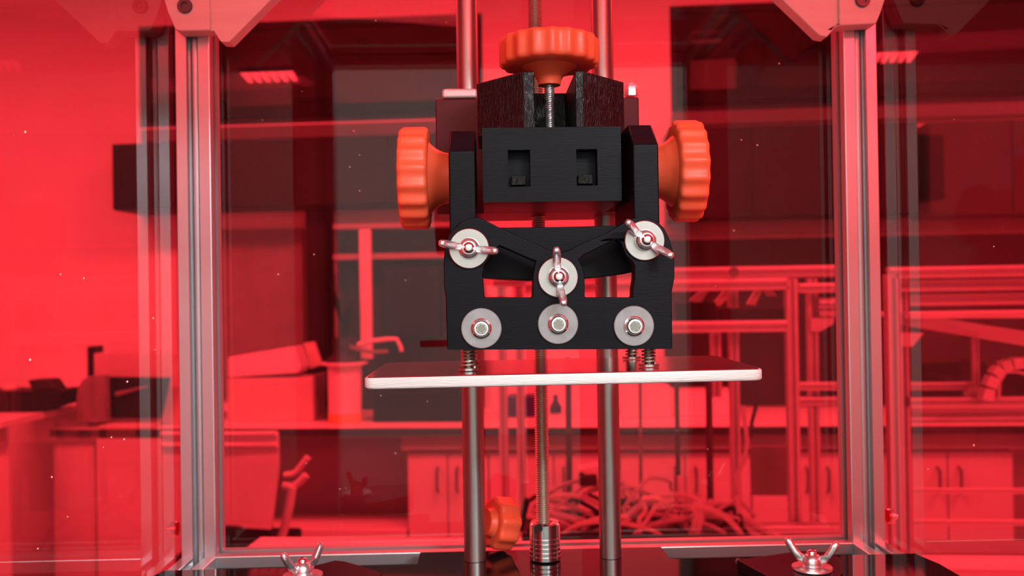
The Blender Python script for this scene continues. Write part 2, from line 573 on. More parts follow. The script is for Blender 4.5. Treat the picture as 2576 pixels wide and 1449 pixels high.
# right hand wall panels below the cabinets
single('trunking', 'pale cable trunking along the wall under the right cabinets', 'trunking', qbox(1690, 549, 2680, 584, YW - 0.06, 0.058), M['pin'], PSI_R, bevel=0.004)
single('pinboard', 'dark board on the wall behind the aluminium rigs', 'board', clampz(qbox(1690, 600, 2700, 1030, YW - 0.025, 0.023), 0.91), M['dark_grey'], PSI_R, bevel=0.004)

# bench along the wall
BZ = 0.9
YBF = P(1288, 1078, 1.0).y  # placeholder, replaced below
d = ray(1288, 1077, PSI_R)
YBF = (BZ - H) / d.z * d.y
bx0 = QZ(150, 1075, BZ).x
t = Thing('wall_bench', 'long white-topped lab bench with black front edge along the wall', 'bench', (1.0, YBF + 0.3, BZ - 0.04), PSI_R)
t.part('worktop', MB().box(bx0, 4.5, YBF + 0.012, YW, BZ - 0.03, BZ), 'laminate', 0.002)
t.part('edge_strip', MB().box(bx0, 4.5, YBF, YBF + 0.012, BZ - 0.032, BZ + 0.001), 'rubber', 0.002)
single('bench_apron', 'grey apron panel under the bench top, above the recess and cupboards', 'panel', MB().box(Q(1005, 1100, YBF).x, 4.5, YBF + 0.03, YBF + 0.05, Q(1288, 1132, YBF + .03).z, BZ - 0.035), M['laminate_grey'], PSI_R)


def base_unit(x0, x1, label, handles=True):
    a, b = Q(x0, 1200, YBF + 0.03).x, Q(x1, 1200, YBF + 0.03).x
    zt = Q(1288, 1140, YBF + 0.03).z
    a, b = a + 0.001, b - 0.001
    t = Thing('base_cabinet', label, 'cabinet', ((a + b) / 2, YBF + 0.3, 0), PSI_R, 'white base cupboards under the bench')
    t.part('carcass', MB().box(a, b, YBF + 0.07, YW - 0.01, 0.1, zt), 'cabinet')
    t.part('plinth', MB().box(a, b, YBF + 0.1, YW - 0.01, 0, 0.1), 'charcoal')
    mid = (a + b) / 2
    for s, (p, q) in ((-1, (a + 0.003, mid - 0.003)), (1, (mid + 0.003, b - 0.003))):
        dd = t.part('door', MB().box(p, q, YBF + 0.05, YBF + 0.069, 0.11, zt - 0.004), 'cabinet', 0.002)
        if handles:
            hx = mid + s * 0.045
            h0, h1 = Q(2390, 1180, YBF).z, Q(2390, 1245, YBF).z
            t.part('handle', MB().tube([(hx, YBF + 0.05, h0), (hx, YBF + 0.02, h0 - 0.01), (hx, YBF + 0.02, h1 + 0.01), (hx, YBF + 0.05, h1)], 0.006, 6), 'handle', parent=dd)


base_unit(1022, 1228, 'white bench cupboard beside the dark recess, behind the left guide rod')
base_unit(1228, 1560, 'white bench cupboard directly behind the lead screw')
base_unit(1560, 1892, 'white bench cupboard behind the tangle of cables')
base_unit(1892, 2224, 'white bench cupboard mostly behind the right frame post')
base_unit(2224, 2556, 'white bench cupboard at the far right with both bar handles showing')
single('recess_panel', 'grey back panel in the dark knee recess under the bench', 'panel', MB().box(Q(568, 1200, YBF).x, Q(1016, 1200, YBF).x - 0.03, YBF + 0.4, YBF + 0.42, 0.3, BZ - 0.04), M['laminate_grey'], PSI_R)
single('storage_box', 'low white box on the floor of the knee recess, right of the chair', 'box', MB().box(Q(640, 1340, YBF).x, Q(1018, 1340, YBF).x, YBF + 0.05, YBF + 0.35, 0.0, Q(850, 1332, YBF + .05).z), M['cabinet'], PSI_R, bevel=0.004)
# drawer unit left of the chair and its dark front edge
a, b = Q(241, 1200, YBF), Q(566, 1200, YBF)
t = Thing('drawer_unit', 'tall white drawer unit under the bench, left of the frame post', 'cabinet', ((a.x + b.x) / 2, YBF + 0.2, 0), PSI_R)
t.part('carcass', MB().box(a.x, b.x, YBF + 0.03, YW - 0.01, 0.0, Q(340, 1100, YBF).z), 'cabinet')
t.part('drawer_front', MB().box(a.x, b.x, YBF + 0.005, YBF + 0.028, 0.1, Q(340, 1104, YBF).z), 'cabinet', 0.003)
t.part('filler_panel', MB().box(bx0 + 0.002, a.x - 0.02, YBF + 0.03, YBF + 0.05, 0.02, Q(340, 1104, YBF).z), 'cabinet')
# separate white desk at the far left, a bit nearer
YL = YBF - 0.35
a, b = Q(-300, 1060, YL), Vector((bx0 - 0.004, 0, 0))
zt = Q(100, 1060, YL).z
t = Thing('side_desk', 'white side desk with grey front panel at the far left', 'desk', ((a.x + b.x) / 2, YL + 0.3, 0), PSI_R)
t.part('desktop', MB().box(a.x, b.x, YL, YW - 0.02, zt - 0.03, zt), 'laminate', 0.002)
t.part('front_panel', MB().box(a.x, b.x, YL + 0.05, YL + 0.07, 0, zt - 0.032), 'cabinet')
t.part('front_rail', MB().box(a.x, b.x, YL + 0.03, YL + 0.049, zt - 0.11, zt - 0.032), 'laminate_grey')

# =================================================================== THINGS ON THE BENCH
BD = YBF + 0.25


def on_bench(name, label, cat, x0, y0, x1, d, dy, m, bevel=0.004, z=None):
    zb = BZ + 0.001 if z is None else z
    a, b = Q(x0, (y0 + 1000) / 2, d), Q(x1, (y0 + 1000) / 2, d)
    zt = Q((x0 + x1) / 2, y0, d).z
    return single(name, label, cat, MB().box(a.x, b.x, d, d + dy, zb, zt), M[m], PSI_R, bevel=bevel)


t = Thing('carton', 'white lidded carton on the bench under the crumpled foam block', 'box', QZ(690, 1040, BZ), PSI_R)
a, b = Q(572, 990, BD), Q(788, 990, BD)
zt = Q(680, 952, BD).z
t.part('body', MB().box(a.x, b.x, BD, BD + 0.2, BZ + 0.001, zt), 'card', 0.003)
c = Q(803, 990, BD + 0.1)
t.part('side_flap', MB().prism([(b.x, BD), (b.x + 0.01, BD), (c.x + 0.01, BD + 0.19), (c.x, BD + 0.19)], XY, BZ + 0.02, zt + 0.015), 'pin')
mb = MB()
pts = poly([(566, 900), (735, 872), (752, 925), (745, 940), (566, 952)], BD, PSI_R)
mb.prism(pts, XZ, BD + 0.03, BD + 0.17)
single('foam_block', 'crumpled white foam block leaning on top of the carton', 'foam', mb, M['foam'], PSI_R, bevel=0.008)
mb = MB().prism(poly([(735, 868), (765, 864), (786, 925), (752, 935)], BD, PSI_R), XZ, BD + 0.172, BD + 0.19)
single('folded_sheet', 'small folded grey sheet standing at the end of the foam block', 'sheet', mb, M['card'], PSI_R, bevel=0.003)
c = QZ(655, 1034, BZ)
mb = MB().box(c.x - 0.06, c.x + 0.06, c.y - 0.015, c.y + 0.015, BZ + 0.001, BZ + 0.02).box(c.x - 0.075, c.x - 0.04, c.y - 0.02, c.y + 0.02, BZ + 0.003, BZ + 0.032)
single('stapler', 'small dark stapler lying on the bench before the white carton', 'stapler', mb, M['charcoal'], PSI_R, bevel=0.004, kind=None)
# white tub with dark lid and pliers on top
c = Vector((Q(868, 1000, 4.31).x, 4.31, BZ))
rt = 42 * c.y / F
ztop = Q(868, 912, c.y).z
t = Thing('plastic_tub', 'white plastic tub with a flared rim and black cone lid', 'tub', c, PSI_R)
t.part('body', MB().lathe((c.x, c.y, BZ + 0.001), (0, 0, 1), [(rt * 0.98, 0), (rt, 0.02), (rt * 1.03, ztop - BZ - 0.02), (rt * 1.03, ztop - BZ - 0.012)], 28), 'laminate')
t.part('rim', MB().lathe((c.x, c.y, ztop - 0.014), (0, 0, 1), [(rt * 1.03, 0), (rt * 1.4, 0.006), (rt * 1.42, 0.014), (rt * 1.3, 0.018)], 28), 'laminate')
t.part('cone_lid', MB().lathe((c.x, c.y, ztop + 0.004), (0, 0, 1), [(rt * 1.15, 0), (rt * 1.1, 0.01), (rt * 0.55, 0.05), (rt * 0.2, 0.06)], 24), 'rubber')
t.part('colour_band', MB().lathe((c.x, c.y, BZ + 0.0015), (0, 0, 1), [(rt * 1.01, 0.0), (rt * 1.015, 0.045)], 28), 'amber', label='amber band low on the tub')
p = [Q(a, b, c.y - 0.03) for a, b in ((900, 868), (935, 858), (975, 853), (998, 853), (1008, 872), (1010, 884))]
single('pliers', 'pale bent pliers handle lying across the tub lid', 'pliers', MB().tube(p, lambda s: 0.012 - 0.004 * s, 8), M['laminate'], PSI_R)
p = [Q(a, b, c.y - 0.05) for a, b in ((880, 872), (905, 880), (940, 886), (975, 884))]
single('pliers', 'second flatter pliers handle just below on the tub lid', 'pliers', MB().tube(p, 0.009, 8), M['pin'], PSI_R)
on_bench('tray', 'dark flat tray on the bench below the build plate', 'tray', 938, 985, 1180, BD - 0.05, 0.15, 'charcoal')
on_bench('parts_bin', 'dark blue bin on the bench between the guide rods, left one', 'bin', 1276, 998, 1300, BD + 0.1, 0.15, 'blue')
on_bench('parts_bin', 'dark blue bin on the bench beside the lead screw', 'bin', 1318, 998, 1345, BD + 0.1, 0.15, 'blue')
mb = MB().lathe(QZ(1398, 1038, BZ + 0.001), (0, 0, 1), [(0.03, 0), (0.03, 0.03), (0.012, 0.06), (0.012, 0.09)], 14)
single('spray_bottle', 'dark squat bottle on the bench right of the lead screw', 'bottle', mb, M['blue'], PSI_R)
on_bench('instrument_box', 'white instrument box with a dark window behind the right guide rod', 'box', 1430, 985, 1520, BD + 0.1, 0.2, 'cabinet')
on_bench('instrument_box', 'white instrument case with dark sockets right of the right guide rod', 'box', 1562, 975, 1690, BD + 0.05, 0.2, 'cabinet')
on_bench('instrument_box', 'low white case under the build plate corner', 'box', 1690, 985, 1850, BD + 0.1, 0.2, 'laminate')
for k, (x, y, lab) in enumerate(((1640, 990, 'upper'), (1660, 1028, 'lower'))):
    pass
# left: laptop, office chair back, paper stack, tray on the side desk
c0 = Q(300, 1040, YBF - 0.05)
scr = [(x, max(z, BZ + 0.017)) for x, z in poly([(268, 948), (428, 950), (404, 1052), (262, 1052)], YBF + 0.12, PSI_R)]
t = Thing('laptop', 'open black laptop on the bench with its screen facing the room', 'laptop', QZ(330, 1060, BZ), PSI_R)
t.part('screen', MB().prism(scr, XZ, YBF + 0.12, YBF + 0.135), 'charcoal', 0.003)
b0, b1 = Q(270, 1060, YBF + 0.1).x, Q(400, 1060, YBF + 0.1).x
t.part('keyboard_base', MB().box(b0, b1, YBF + 0.02, YBF + 0.12, BZ + 0.001, BZ + 0.016), 'card', 0.003)
st = [Q(a, b, YBF + 0.112) for a, b in ((292, 992), (316, 986), (345, 978), (372, 972))]
t.part('sticker', MB().tube(st, lambda s: 0.012 - 0.007 * s, 6), 'pin', label='pale streak-shaped sticker')
mb = MB()
yq = YBF + 0.05
cs = poly([(192, 1062), (191, 1000), (196, 975), (206, 957), (222, 947), (262, 944), (266, 1062)], yq, PSI_R)
cs = [(x, max(z, BZ + 0.001)) for x, z in cs]
mb.prism(cs, XZ, yq, yq + 0.05)
single('instrument_case', 'grey case with one rounded top corner standing left of the laptop', 'case', mb, M['pin'], PSI_R, bevel=0.004)
on_bench('paper_stack', 'pale upright paper file behind the laptop', 'file', 236, 888, 450, YBF + 0.17, 0.15, 'card')
on_bench('bookend', 'thin dark bookend at the left end of the paper file', 'bookend', 219, 872, 229, YBF + 0.17, 0.12, 'charcoal')
zd = zt_desk = Q(100, 1060, YL).z
YT = YL + 0.3
mb = MB().prism(poly([(-60, 985), (100, 985), (158, 982), (150, 1020), (90, 1040), (-60, 1046)], YT, PSI_R), XZ, YT, YT + 0.2)
clampz(mb, zd + 0.001)
single('desk_printer', 'low black desktop printer on the side desk at the far left', 'printer', mb, M['charcoal'], PSI_R, bevel=0.006)
mb = MB().prism(poly([(57, 958), (112, 956), (132, 984), (70, 985)], YT, PSI_R), XZ, YT + 0.03, YT + 0.13)
single('cloth_bundle', 'dark grey bundle lying on the black desktop printer', 'bundle', mb, M['dark_grey'], PSI_R, bevel=0.01)
mb = MB().lathe(Q(28, 985, YT + 0.08), (0, 0, 1), [(0.02, 0), (0.04, 0.01), (0.04, 0.02), (0.02, 0.04)], 14)
single('tape_roll', 'small pale roll on the left of the black desktop printer', 'roll', mb, M['card'], PSI_R)

# white chair in front of the recess
YC = YBF - 0.6
t = Thing('plastic_chair', 'pale plastic office chair with ridged backrest before the knee recess', 'chair', (Q(600, 1300, YC).x, YC, 0), PSI_R)
xr, xl = Q(714, 1200, YC).x, Q(714, 1200, YC).x - 0.46
xm = (xr + xl) / 2
ztop, zbot = Q(640, 1090, YC).z, Q(640, 1328, YC).z
rings = []
for k in range(13):
    s = k / 12
    z = zbot + (ztop - zbot) * s
    hw = (xr - xl) / 2 * (0.86 + 0.14 * min(1, s * 1.6))
    bulge = 0.0
    if 0.82 < s < 0.9:
        bulge = -0.012
    if s > 0.97:
        hw *= 0.985
    ring = []
    for j in range(12):
        q = j / 11 * 2 - 1
        ring.append(Vector((xm + hw * q, YC - 0.07 * q * q - 0.05 * (1 - s) * 0 + bulge * -1, z + 0.012 * q * q)))
    for j in range(11, -1, -1):
        q = j / 11 * 2 - 1
        ring.append(Vector((xm + hw * q, YC - 0.07 * q * q + 0.025, z + 0.012 * q * q)))
    rings.append(ring)
t.part('backrest', MB().loft(rings), 'chair', smooth=50)
for zz in (ztop - 0.002, ztop - 0.045):
    t.part('ridge', MB().tube([Vector((xm + (xr - xl) / 2 * (q / 5), YC - 0.07 * (q / 5) ** 2 - 0.004, zz + 0.012 * (q / 5) ** 2)) for q in range(-5, 6)], 0.011, 8), 'chair')
t.part('seat', MB().box(xl + 0.02, xr - 0.06, YC - 0.02, YC + 0.42, 0.45, 0.5), 'charcoal', 0.015)
t.part('lumbar_bar', MB().box(xm - 0.17, xr - 0.05, YC - 0.01, YC + 0.03, 0.5, zbot + 0.01), 'charcoal', 0.01)
arm = [Q(a, b, YC + 0.15) for a, b in ((716, 1196), (740, 1192), (752, 1180), (775, 1150))]
t.part('armrest', MB().tube(arm, 0.014, 8), 'chair')
arm = [Q(a, b, YC + 0.1) for a, b in ((712, 1222), (735, 1225), (752, 1215), (770, 1195))]
t.part('armrest', MB().tube(arm, 0.016, 8), 'chair')
arm = [Q(a, b, YC + 0.08) for a, b in ((735, 1225), (728, 1270), (715, 1330), (705, 1360))]
t.part('arm_post', MB().tube(arm, 0.018, 8), 'chair')
t.part('column', MB().cyl((xm, YC + 0.2, 0.06), (xm, YC + 0.2, 0.45), 0.028), 'rubber')
for k in range(5):
    a = 2 * math.pi * k / 5 + 0.3
    t.part('foot', MB().tube([(xm, YC + 0.2, 0.09), (xm + 0.28 * math.cos(a), YC + 0.2 + 0.28 * math.sin(a), 0.03)], lambda s: 0.024 - 0.008 * s, 8), 'rubber')

# =================================================================== ISLAND TABLE AND THE ALUMINIUM RIGS
d = ray(1288, 1354, PSI_R)
YI = (TABLE - H) / d.z * d.y
t = Thing('island_table', 'large white island table that carries the printer and the rigs', 'table', (0.3, 1.0, 0), PSI_R)
t.part('tabletop', MB().box(-0.82, 2.6, -0.35, YI, TABLE - 0.04, TABLE), 'laminate', 0.003)
for x in (-0.75, 2.5):
    for y in (-0.25, YI - 0.1):
        t.part('leg', MB().box(x - 0.03, x + 0.03, y - 0.03, y + 0.03, 0, TABLE - 0.04), 'room_alu', 0.003)


def tprof(s, slot=0.003):
    """square T-slot section of side s, centred, with rounded corners and slot lips and a bowed slot floor"""
    h = s / 2
    lip = s * 0.09
    c = s * 0.03
    e = s * 0.018
    loc = [(-h + c * 0.3, h - c * 0.3), (-h + c, h), (-slot - e, h), (-slot, h - e), (-slot, h - lip), (-slot * 1.6, h - lip), (-slot * 1.6, h - lip * 1.8)]
    for k in range(7):
        q = -1 + k / 3
        loc.append((slot * q, h * (0.62 - 0.14 * q * q)))
    loc += [(slot * 1.6, h - lip * 1.8), (slot * 1.6, h - lip), (slot, h - lip), (slot, h - e), (slot + e, h), (h - c, h)]
    pts = []
    for k in range(4):
        a = -k * math.pi / 2
        for x, y in loc:
            pts.append((x * math.cos(a) - y * math.sin(a), x * math.sin(a) + y * math.cos(a)))
    return pts


def extr(mb, c, axis, a, b, s, slot=None):
    """extrusion centred on c (the two other coordinates), from a to b along axis"""
    pr = tprof(s, s * 0.155 if slot is None else slot)
    if axis == 'z':
        return mb.prism(pr, lambda p, q, r: (c[0] + p, c[1] + q, r), a, b)
    if axis == 'x':
        return mb.prism(pr, lambda p, q, r: (r, c[0] + p, c[1] + q), a, b)
    return mb.prism(pr, lambda p, q, r: (c[0] + p, r, c[1] + q), a, b)


def vbar(px0, px1, py0, py1, d, foot=None):
    c = Q((px0 + px1) / 2, (py0 + py1) / 2, d)
    s = (px1 - px0) * d / F
    z0 = Q((px0 + px1) / 2, py1, d).z if foot is None else foot
    z1 = Q((px0 + px1) / 2, py0, d).z
    return extr(MB(), (c.x, d + s / 2), 'z', z0, z1, s)


def hbar(px0, px1, py0, py1, d):
    c = Q((px0 + px1) / 2, (py0 + py1) / 2, d)
    s = (py1 - py0) * d / F
    return extr(MB(), (d + s / 2, c.z), 'x', Q(px0, (py0 + py1) / 2, d).x, Q(px1, (py0 + py1) / 2, d).x, s)


def gusset(pts, d, dy=0.012):
    return MB().prism(poly(pts, d, PSI_R), XZ, d, d + dy)


DA = 2.02
TB = TABLE + 0.0045
t = Thing('aluminium_rig', 'aluminium extrusion rig standing on the table left of the right frame post', 'rig', (Q(1900, 1380, DA).x, DA + 0.1, TB), PSI_R)
t.part('post', vbar(1984, 2012, 700, 1380, DA, TB), 'room_alu')
t.part('post', vbar(2038, 2062, 700, 1370, DA + 0.12, TB), 'room_alu')
t.part('post', vbar(1838, 1862, 700, 1370, DA + 0.12, TB), 'room_alu')
t.part('post', vbar(1790, 1815, 838, 1000, DA + 0.12), 'room_alu')
t.part('top_rail', hbar(1320, 2130, 673, 702, DA + 0.12), 'room_alu')
t.part('top_rail', hbar(1320, 1984, 704, 734, DA), 'room_alu')
t.part('middle_rail', hbar(1320, 1984, 810, 838, DA), 'room_alu')
t.part('side_rail', hbar(2012, 2130, 712, 736, DA + 0.03), 'room_alu')
t.part('side_rail', hbar(2062, 2130, 750, 796, DA + 0.09), 'room_alu')
t.part('gusset', gusset([(2040, 800), (2100, 800), (2096, 815), (2064, 834), (2040, 834)], DA + 0.10), 'room_alu')
t.part('lower_rail', hbar(2012, 2130, 962, 982, DA + 0.05), 'room_alu')
t.part('lower_rail', hbar(2012, 2130, 1000, 1020, DA + 0.1), 'room_alu')
t.part('base_rail', hbar(1395, 2130, 1322, 1360, DA - 0.045), 'room_alu')
t.part('rod', MB().cyl(Q(1702, 960, DA + 0.05), Q(1706, 1195, DA + 0.05), 0.0055, n=10), 'room_alu_dark', label='dark thin rod')
t.part('rod', MB().cyl(Q(1783, 960, DA + 0.03), Q(1788, 1350, DA + 0.03), 0.0075, n=10), 'room_alu_dark', label='dark thin rod')
t.part('rod', MB().cyl(Q(1610, 900, DA + 0.05), Q(1613, 1345, DA + 0.05), 0.004, n=10), 'pin')
t.part('rod', MB().cyl(Q(1429, 900, DA + 0.05), Q(1433, 1340, DA + 0.05), 0.007, n=10), 'room_alu_dark', label='dark thin rod')
t.part('rod_foot', MB().cyl(Q(1433, 1322, DA + 0.05), Q(1433, 1345, DA + 0.05), 0.014, n=12), 'pin')
t.part('post', vbar(1254, 1276, 690, 1345, DA + 0.1), 'room_alu')
t.part('post', vbar(1299, 1319, 690, 1345, DA + 0.1), 'room_alu')
t.part('top_rail', hbar(1240, 1330, 700, 722, DA + 0.09), 'room_alu')
t.part('knob', MB().cyl(Q(1846, 684, DA - 0.02), Q(1846, 684, DA + 0.01), 0.011, n=14), 'pin')
t.part('front_panel', qbox(1892, 1125, 1985, 1245, DA + 0.14, 0.004), 'pin', label='flat grey panel in the rig')

DC = 1.92
t = Thing('aluminium_rig', 'larger aluminium extrusion rig at the right edge, with slanting rail and corner plate', 'rig', (Q(2420, 1390, DC).x, DC + 0.1, TB), PSI_R)
t.part('post', vbar(2238, 2268, 690, 1395, DC, TB), 'room_alu')
t.part('post', vbar(2265, 2290, 700, 1385, DC + 0.1, TB), 'room_alu')
t.part('top_rail', hbar(2238, 2760, 668, 696, DC), 'room_alu')
t.part('top_rail', hbar(2268, 2760, 702, 730, DC + 0.05), 'room_alu')
t.part('middle_rail', hbar(2290, 2760, 738, 766, DC + 0.1), 'room_alu')
a, b = Q(2262, 800, DC + 0.05), Q(2640, 862, DC - 0.1)
ms = MB()
dd = (b - a)
hh = 0.014
ms.loft([[a + Vector((0, -hh, -hh)), a + Vector((0, hh, -hh)), a + Vector((0, hh, hh)), a + Vector((0, -hh, hh))], [b + Vector((0, -hh, -hh)), b + Vector((0, hh, -hh)), b + Vector((0, hh, hh)), b + Vector((0, -hh, hh))]])
t.part('slanting_rail', ms, 'room_alu', 0.002)
t.part('shelf_tray', MB().prism([(Q(2290, 790, DC).x, DC + 0.0), (Q(2760, 790, DC).x, DC - 0.08), (Q(2760, 790, DC).x, DC + 0.25), (Q(2290, 790, DC).x, DC + 0.25)], XY, Q(2430, 800, DC).z, Q(2430, 790, DC).z), 'laminate')
t.part('gusset', gusset([(2264, 836), (2324, 838), (2296, 872), (2264, 872)], DC + 0.02), 'room_alu')
t.part('slim_post', vbar(2450, 2464, 850, 1010, DC + 0.15), 'room_alu')
t.part('lower_rail', hbar(2290, 2450, 962, 982, DC + 0.12), 'room_alu')
t.part('lower_rail', hbar(2290, 2760, 1000, 1022, DC + 0.08), 'room_alu')
t.part('lower_rail', hbar(2290, 2760, 1030, 1048, DC + 0.12), 'room_alu')
t.part('lower_rail', hbar(2290, 2760, 1050, 1066, DC + 0.1), 'room_alu')
t.part('clamp_block', qbox(2438, 975, 2462, 1010, DC + 0.1, 0.03), 'room_alu', 0.002)
t.part('base_rail', hbar(2290, 2760, 1236 - 6, 1236 + 6, DC + 0.12), 'laminate')
t.part('base_rail', hbar(2290, 2760, 1316 - 6, 1316 + 6, DC + 0.12), 'laminate')
# drag chain arching over the rig
ch = Thing('cable_chain', 'pale segmented cable chain arching up at the right edge', 'cable chain', Q(2520, 1010, DC + 0.05), PSI_R)
path = [(2478, 1008), (2486, 975), (2498, 945), (2516, 925), (2542, 915), (2572, 912), (2604, 916), (2634, 930)]
for i in range(len(path) - 1):
    a, b = Q(*path[i], DC + 0.05), Q(*path[i + 1], DC + 0.05)
    m_ = b - a
    a2, b2 = a + m_ * 0.06, b - m_ * 0.06
    nn = Vector((-m_.z, 0, m_.x)).normalized() * 0.012
    w = Vector((0, 0.014, 0))
    ch.part('chain_link', MB().loft([[a2 - nn - w, a2 + nn - w, a2 + nn + w, a2 - nn + w], [b2 - nn * 0.9 - w, b2 + nn * 0.9 - w, b2 + nn * 0.9 + w, b2 - nn * 0.9 + w]]), 'laminate', 0.002)
p = [Q(a, b, DC + 0.06) for a, b in ((2512, 1005), (2514, 960), (2530, 935), (2560, 935), (2620, 950))]
single('hose', 'thin pale hose inside the cable chain arch', 'hose', MB().tube(p, 0.004, 8), M['cable_white'], PSI_R)

c0, c1 = QZ(2300, 1396, TABLE), QZ(2760, 1396, TABLE)
single('work_mat', 'grey work mat on the table under the larger aluminium rig', 'mat', MB().box(c0.x, 2.4, c0.y, YI - 0.01, TABLE + 0.0004, TABLE + 0.004), M['pin'], PSI_R)
# cable heap and odd parts on the island table
YH0, YH1 = 1.74, 1.93
hx0, hx1 = Q(1312, 1340, YH0).x, Q(1890, 1340, YH0).x
ZH = Q(1600, 1346, YH0).z
t = Thing('cable_tray', 'grey open tray on the table holding the tangled cables', 'tray', ((hx0 + hx1) / 2, (YH0 + YH1) / 2, TB), PSI_R)
t.part('tray_body', MB().box(hx0, hx1, YH0, YH1, TB, ZH - 0.016), 'pin', 0.002)
t.part('rim', MB().prism([[(hx0, YH0), (hx1, YH0), (hx1, YH1), (hx0, YH1)], [(hx0 + .006, YH0 + .006), (hx1 - .006, YH0 + .006), (hx1 - .006, YH1 - .006), (hx0 + .006, YH1 - .006)]], XY, ZH - 0.0159, ZH), 'charcoal')
hp = Thing('cable_heap', 'tangled heap of pale and dark cables in the grey tray behind the lead screw', 'cables', ((hx0 + hx1) / 2, (YH0 + YH1) / 2, ZH - 0.014), PSI_R)


def tangle(n, rads, hmax):
    mb = MB()
    for k in range(n):
        cxx = random.uniform(hx0 + 0.03, hx1 - 0.03)
        p = Vector((cxx, random.uniform(YH0 + 0.03, YH1 - 0.03), 0))
        a = random.uniform(0, 6.28)
        env = max(0.3, 1 - abs(cxx - (hx0 * 0.45 + hx1 * 0.55)) / (hx1 - hx0) * 1.7)
        hh = random.uniform(0.015, hmax) * env
        pts = []
        for i in range(11):
            a += random.uniform(-0.75, 0.75)
            p = p + Vector((math.cos(a) * 0.026, math.sin(a) * 0.014, 0))
            q = Vector((min(max(p.x, hx0 + 0.012), hx1 - 0.012), min(max(p.y, YH0 + 0.016), YH1 - 0.016), 0))
            q.z = ZH - 0.008 + hh * math.sin(math.pi * i / 10) ** 0.7
            pts.append(q)
        mb.tube(pts, random.choice(rads), 6)
    return mb


hp.part('pale_cables', tangle(44, (0.003, 0.0045, 0.006), 0.105), 'cable_white', kind='stuff')
hp.part('dark_cables', tangle(11, (0.004, 0.005), 0.09), 'cable_dark', kind='stuff')
single('power_brick', 'black power brick on top of the pale cable heap', 'adapter', pbox(MB(), 1456, 1198, 1502, 1224, YH0 + 0.06, 0.05, PSI_R), M['rubber'], PSI_R, bevel=0.004)
mb = MB().prism(poly([(1452, 1180), (1520, 1166), (1530, 1192), (1470, 1196)], YH0 + 0.07, PSI_R), XZ, YH0 + 0.07, YH0 + 0.11)
single('plug_block', 'pale plug block sitting above the black power brick', 'plug', mb, M['laminate'], PSI_R, bevel=0.004)
for k, (pp, r, lab) in enumerate(((((1782, 1262), (1850, 1295), (1930, 1335), (1990, 1372)), 0.008, 'broad pale ribbon cable running down to the right, upper one'),
                                  (((1700, 1275), (1800, 1302), (1880, 1335), (1950, 1375)), 0.007, 'broad pale ribbon cable running down to the right, lower one'),
                                  (((1868, 1020), (1880, 1110), (1872, 1160), (1850, 1200), (1862, 1260), (1900, 1300)), 0.005, 'thin pale cable hanging from the rig beside the build plate'))):
    single('ribbon_cable', lab, 'cable', MB().tube([Q(a, b, (DA - 0.075, DA - 0.06, DA - 0.015)[k]) for a, b in pp], r, 8), M['cable_white'], PSI_R)
p = [Q(a, b, DA + 0.05) for a, b in ((1907, 985), (1905, 1010), (1892, 1060), (1888, 1090), (1880, 1112))]
single('dark_cable', 'thin dark cable hanging in the rig right of the build plate', 'cable', MB().tube(p, 0.0045, 6), M['cable_dark'], PSI_R)
mb = MB().prism(poly([(1318, 1255), (1332, 1258), (1318, 1340), (1302, 1335)], DA - 0.04, PSI_R), XZ, DA - 0.04, DA - 0.02)
single('slate_board', 'narrow dark board leaning left of the cable heap', 'board', mb, M['charcoal'], PSI_R, bevel=0.002)
for k, (x0, x1, y, dpt, m, lab) in enumerate(((1700, 1800, 760, 2.3, 'charcoal', 'dark tool case inside the rig, left'), (1815, 1975, 775, 2.3, 'dark_grey', 'dark grey tool case inside the rig, right'))):
    single('tool_case', lab, 'case', qbox(x0, y, x1, 810, DA + 0.035, 0.075), M[m], PSI_R, bevel=0.003)
for k, (pts, lab) in enumerate((([(1735, 755), (1770, 725), (1785, 728), (1760, 765)], 'pale crumpled strip above the left tool case'),
                                ([(1790, 768), (1822, 730), (1840, 740), (1812, 770)], 'pale crumpled strip between the two tool cases'),
                                ([(1878, 765), (1905, 722), (1922, 722), (1900, 768)], 'pale slanted strip above the grey tool case, left of two'),
                                ([(1930, 745), (1915, 722), (1935, 718), (1955, 745)], 'pale slanted strip above the grey tool case, right of two'))):
    single('paper_strip', lab, 'strip', MB().prism(poly(pts, DA + 0.05, PSI_R), XZ, DA + 0.05, DA + 0.06), M['card'], PSI_R)

# =================================================================== THE PRINTER : frame and enclosure
S = 0.020
YF = 0.535                                   # front face of the rear posts
YR = YF + S
xl_ = P(447, 724, YF).x
xr_ = P(2217, 724, YF).x
XL0, XL1 = xl_, xl_ + S                      # left post
XR0, XR1 = xr_ - S, xr_
ZR = P(1288, 1384, YF).z                     # top of the rails
ZD = P(1364, 1411, 0.500).z                  # top of the deck
ZTOP = H + 0.262
YFR = 0.13                                   # front posts
fr = Thing('printer_chassis', 'aluminium extrusion frame of the resin printer with two rear posts', 'frame', ((XL0 + XR1) / 2, 0.34, TABLE + 0.0005))
ZB = TABLE + 0.001
for x in (XL0, XR0):
    fr.part('post', extr(MB(), (x + S / 2, YF + S / 2), 'z', ZB, ZTOP, S), 'alu', smooth=0)
for x in (XL0, XR0):
    fr.part('post', extr(MB(), (x + S / 2, YFR + S / 2), 'z', ZB, ZTOP, S), 'alu', smooth=0)
fr.part('cross_rail', extr(MB(), (YF + S / 2, ZR - S / 2), 'x', XL1, XR0, S), 'alu', smooth=0)
fr.part('cross_rail', extr(MB(), (YF + S / 2, ZTOP - S / 2), 'x', XL1, XR0, S), 'alu', smooth=0)
fr.part('cross_rail', extr(MB(), (YFR + S / 2, ZR - S / 2), 'x', XL1, XR0, S), 'alu', smooth=0)
fr.part('cross_rail', extr(MB(), (YFR + S / 2, ZTOP - S / 2), 'x', XL1, XR0, S), 'alu', smooth=0)
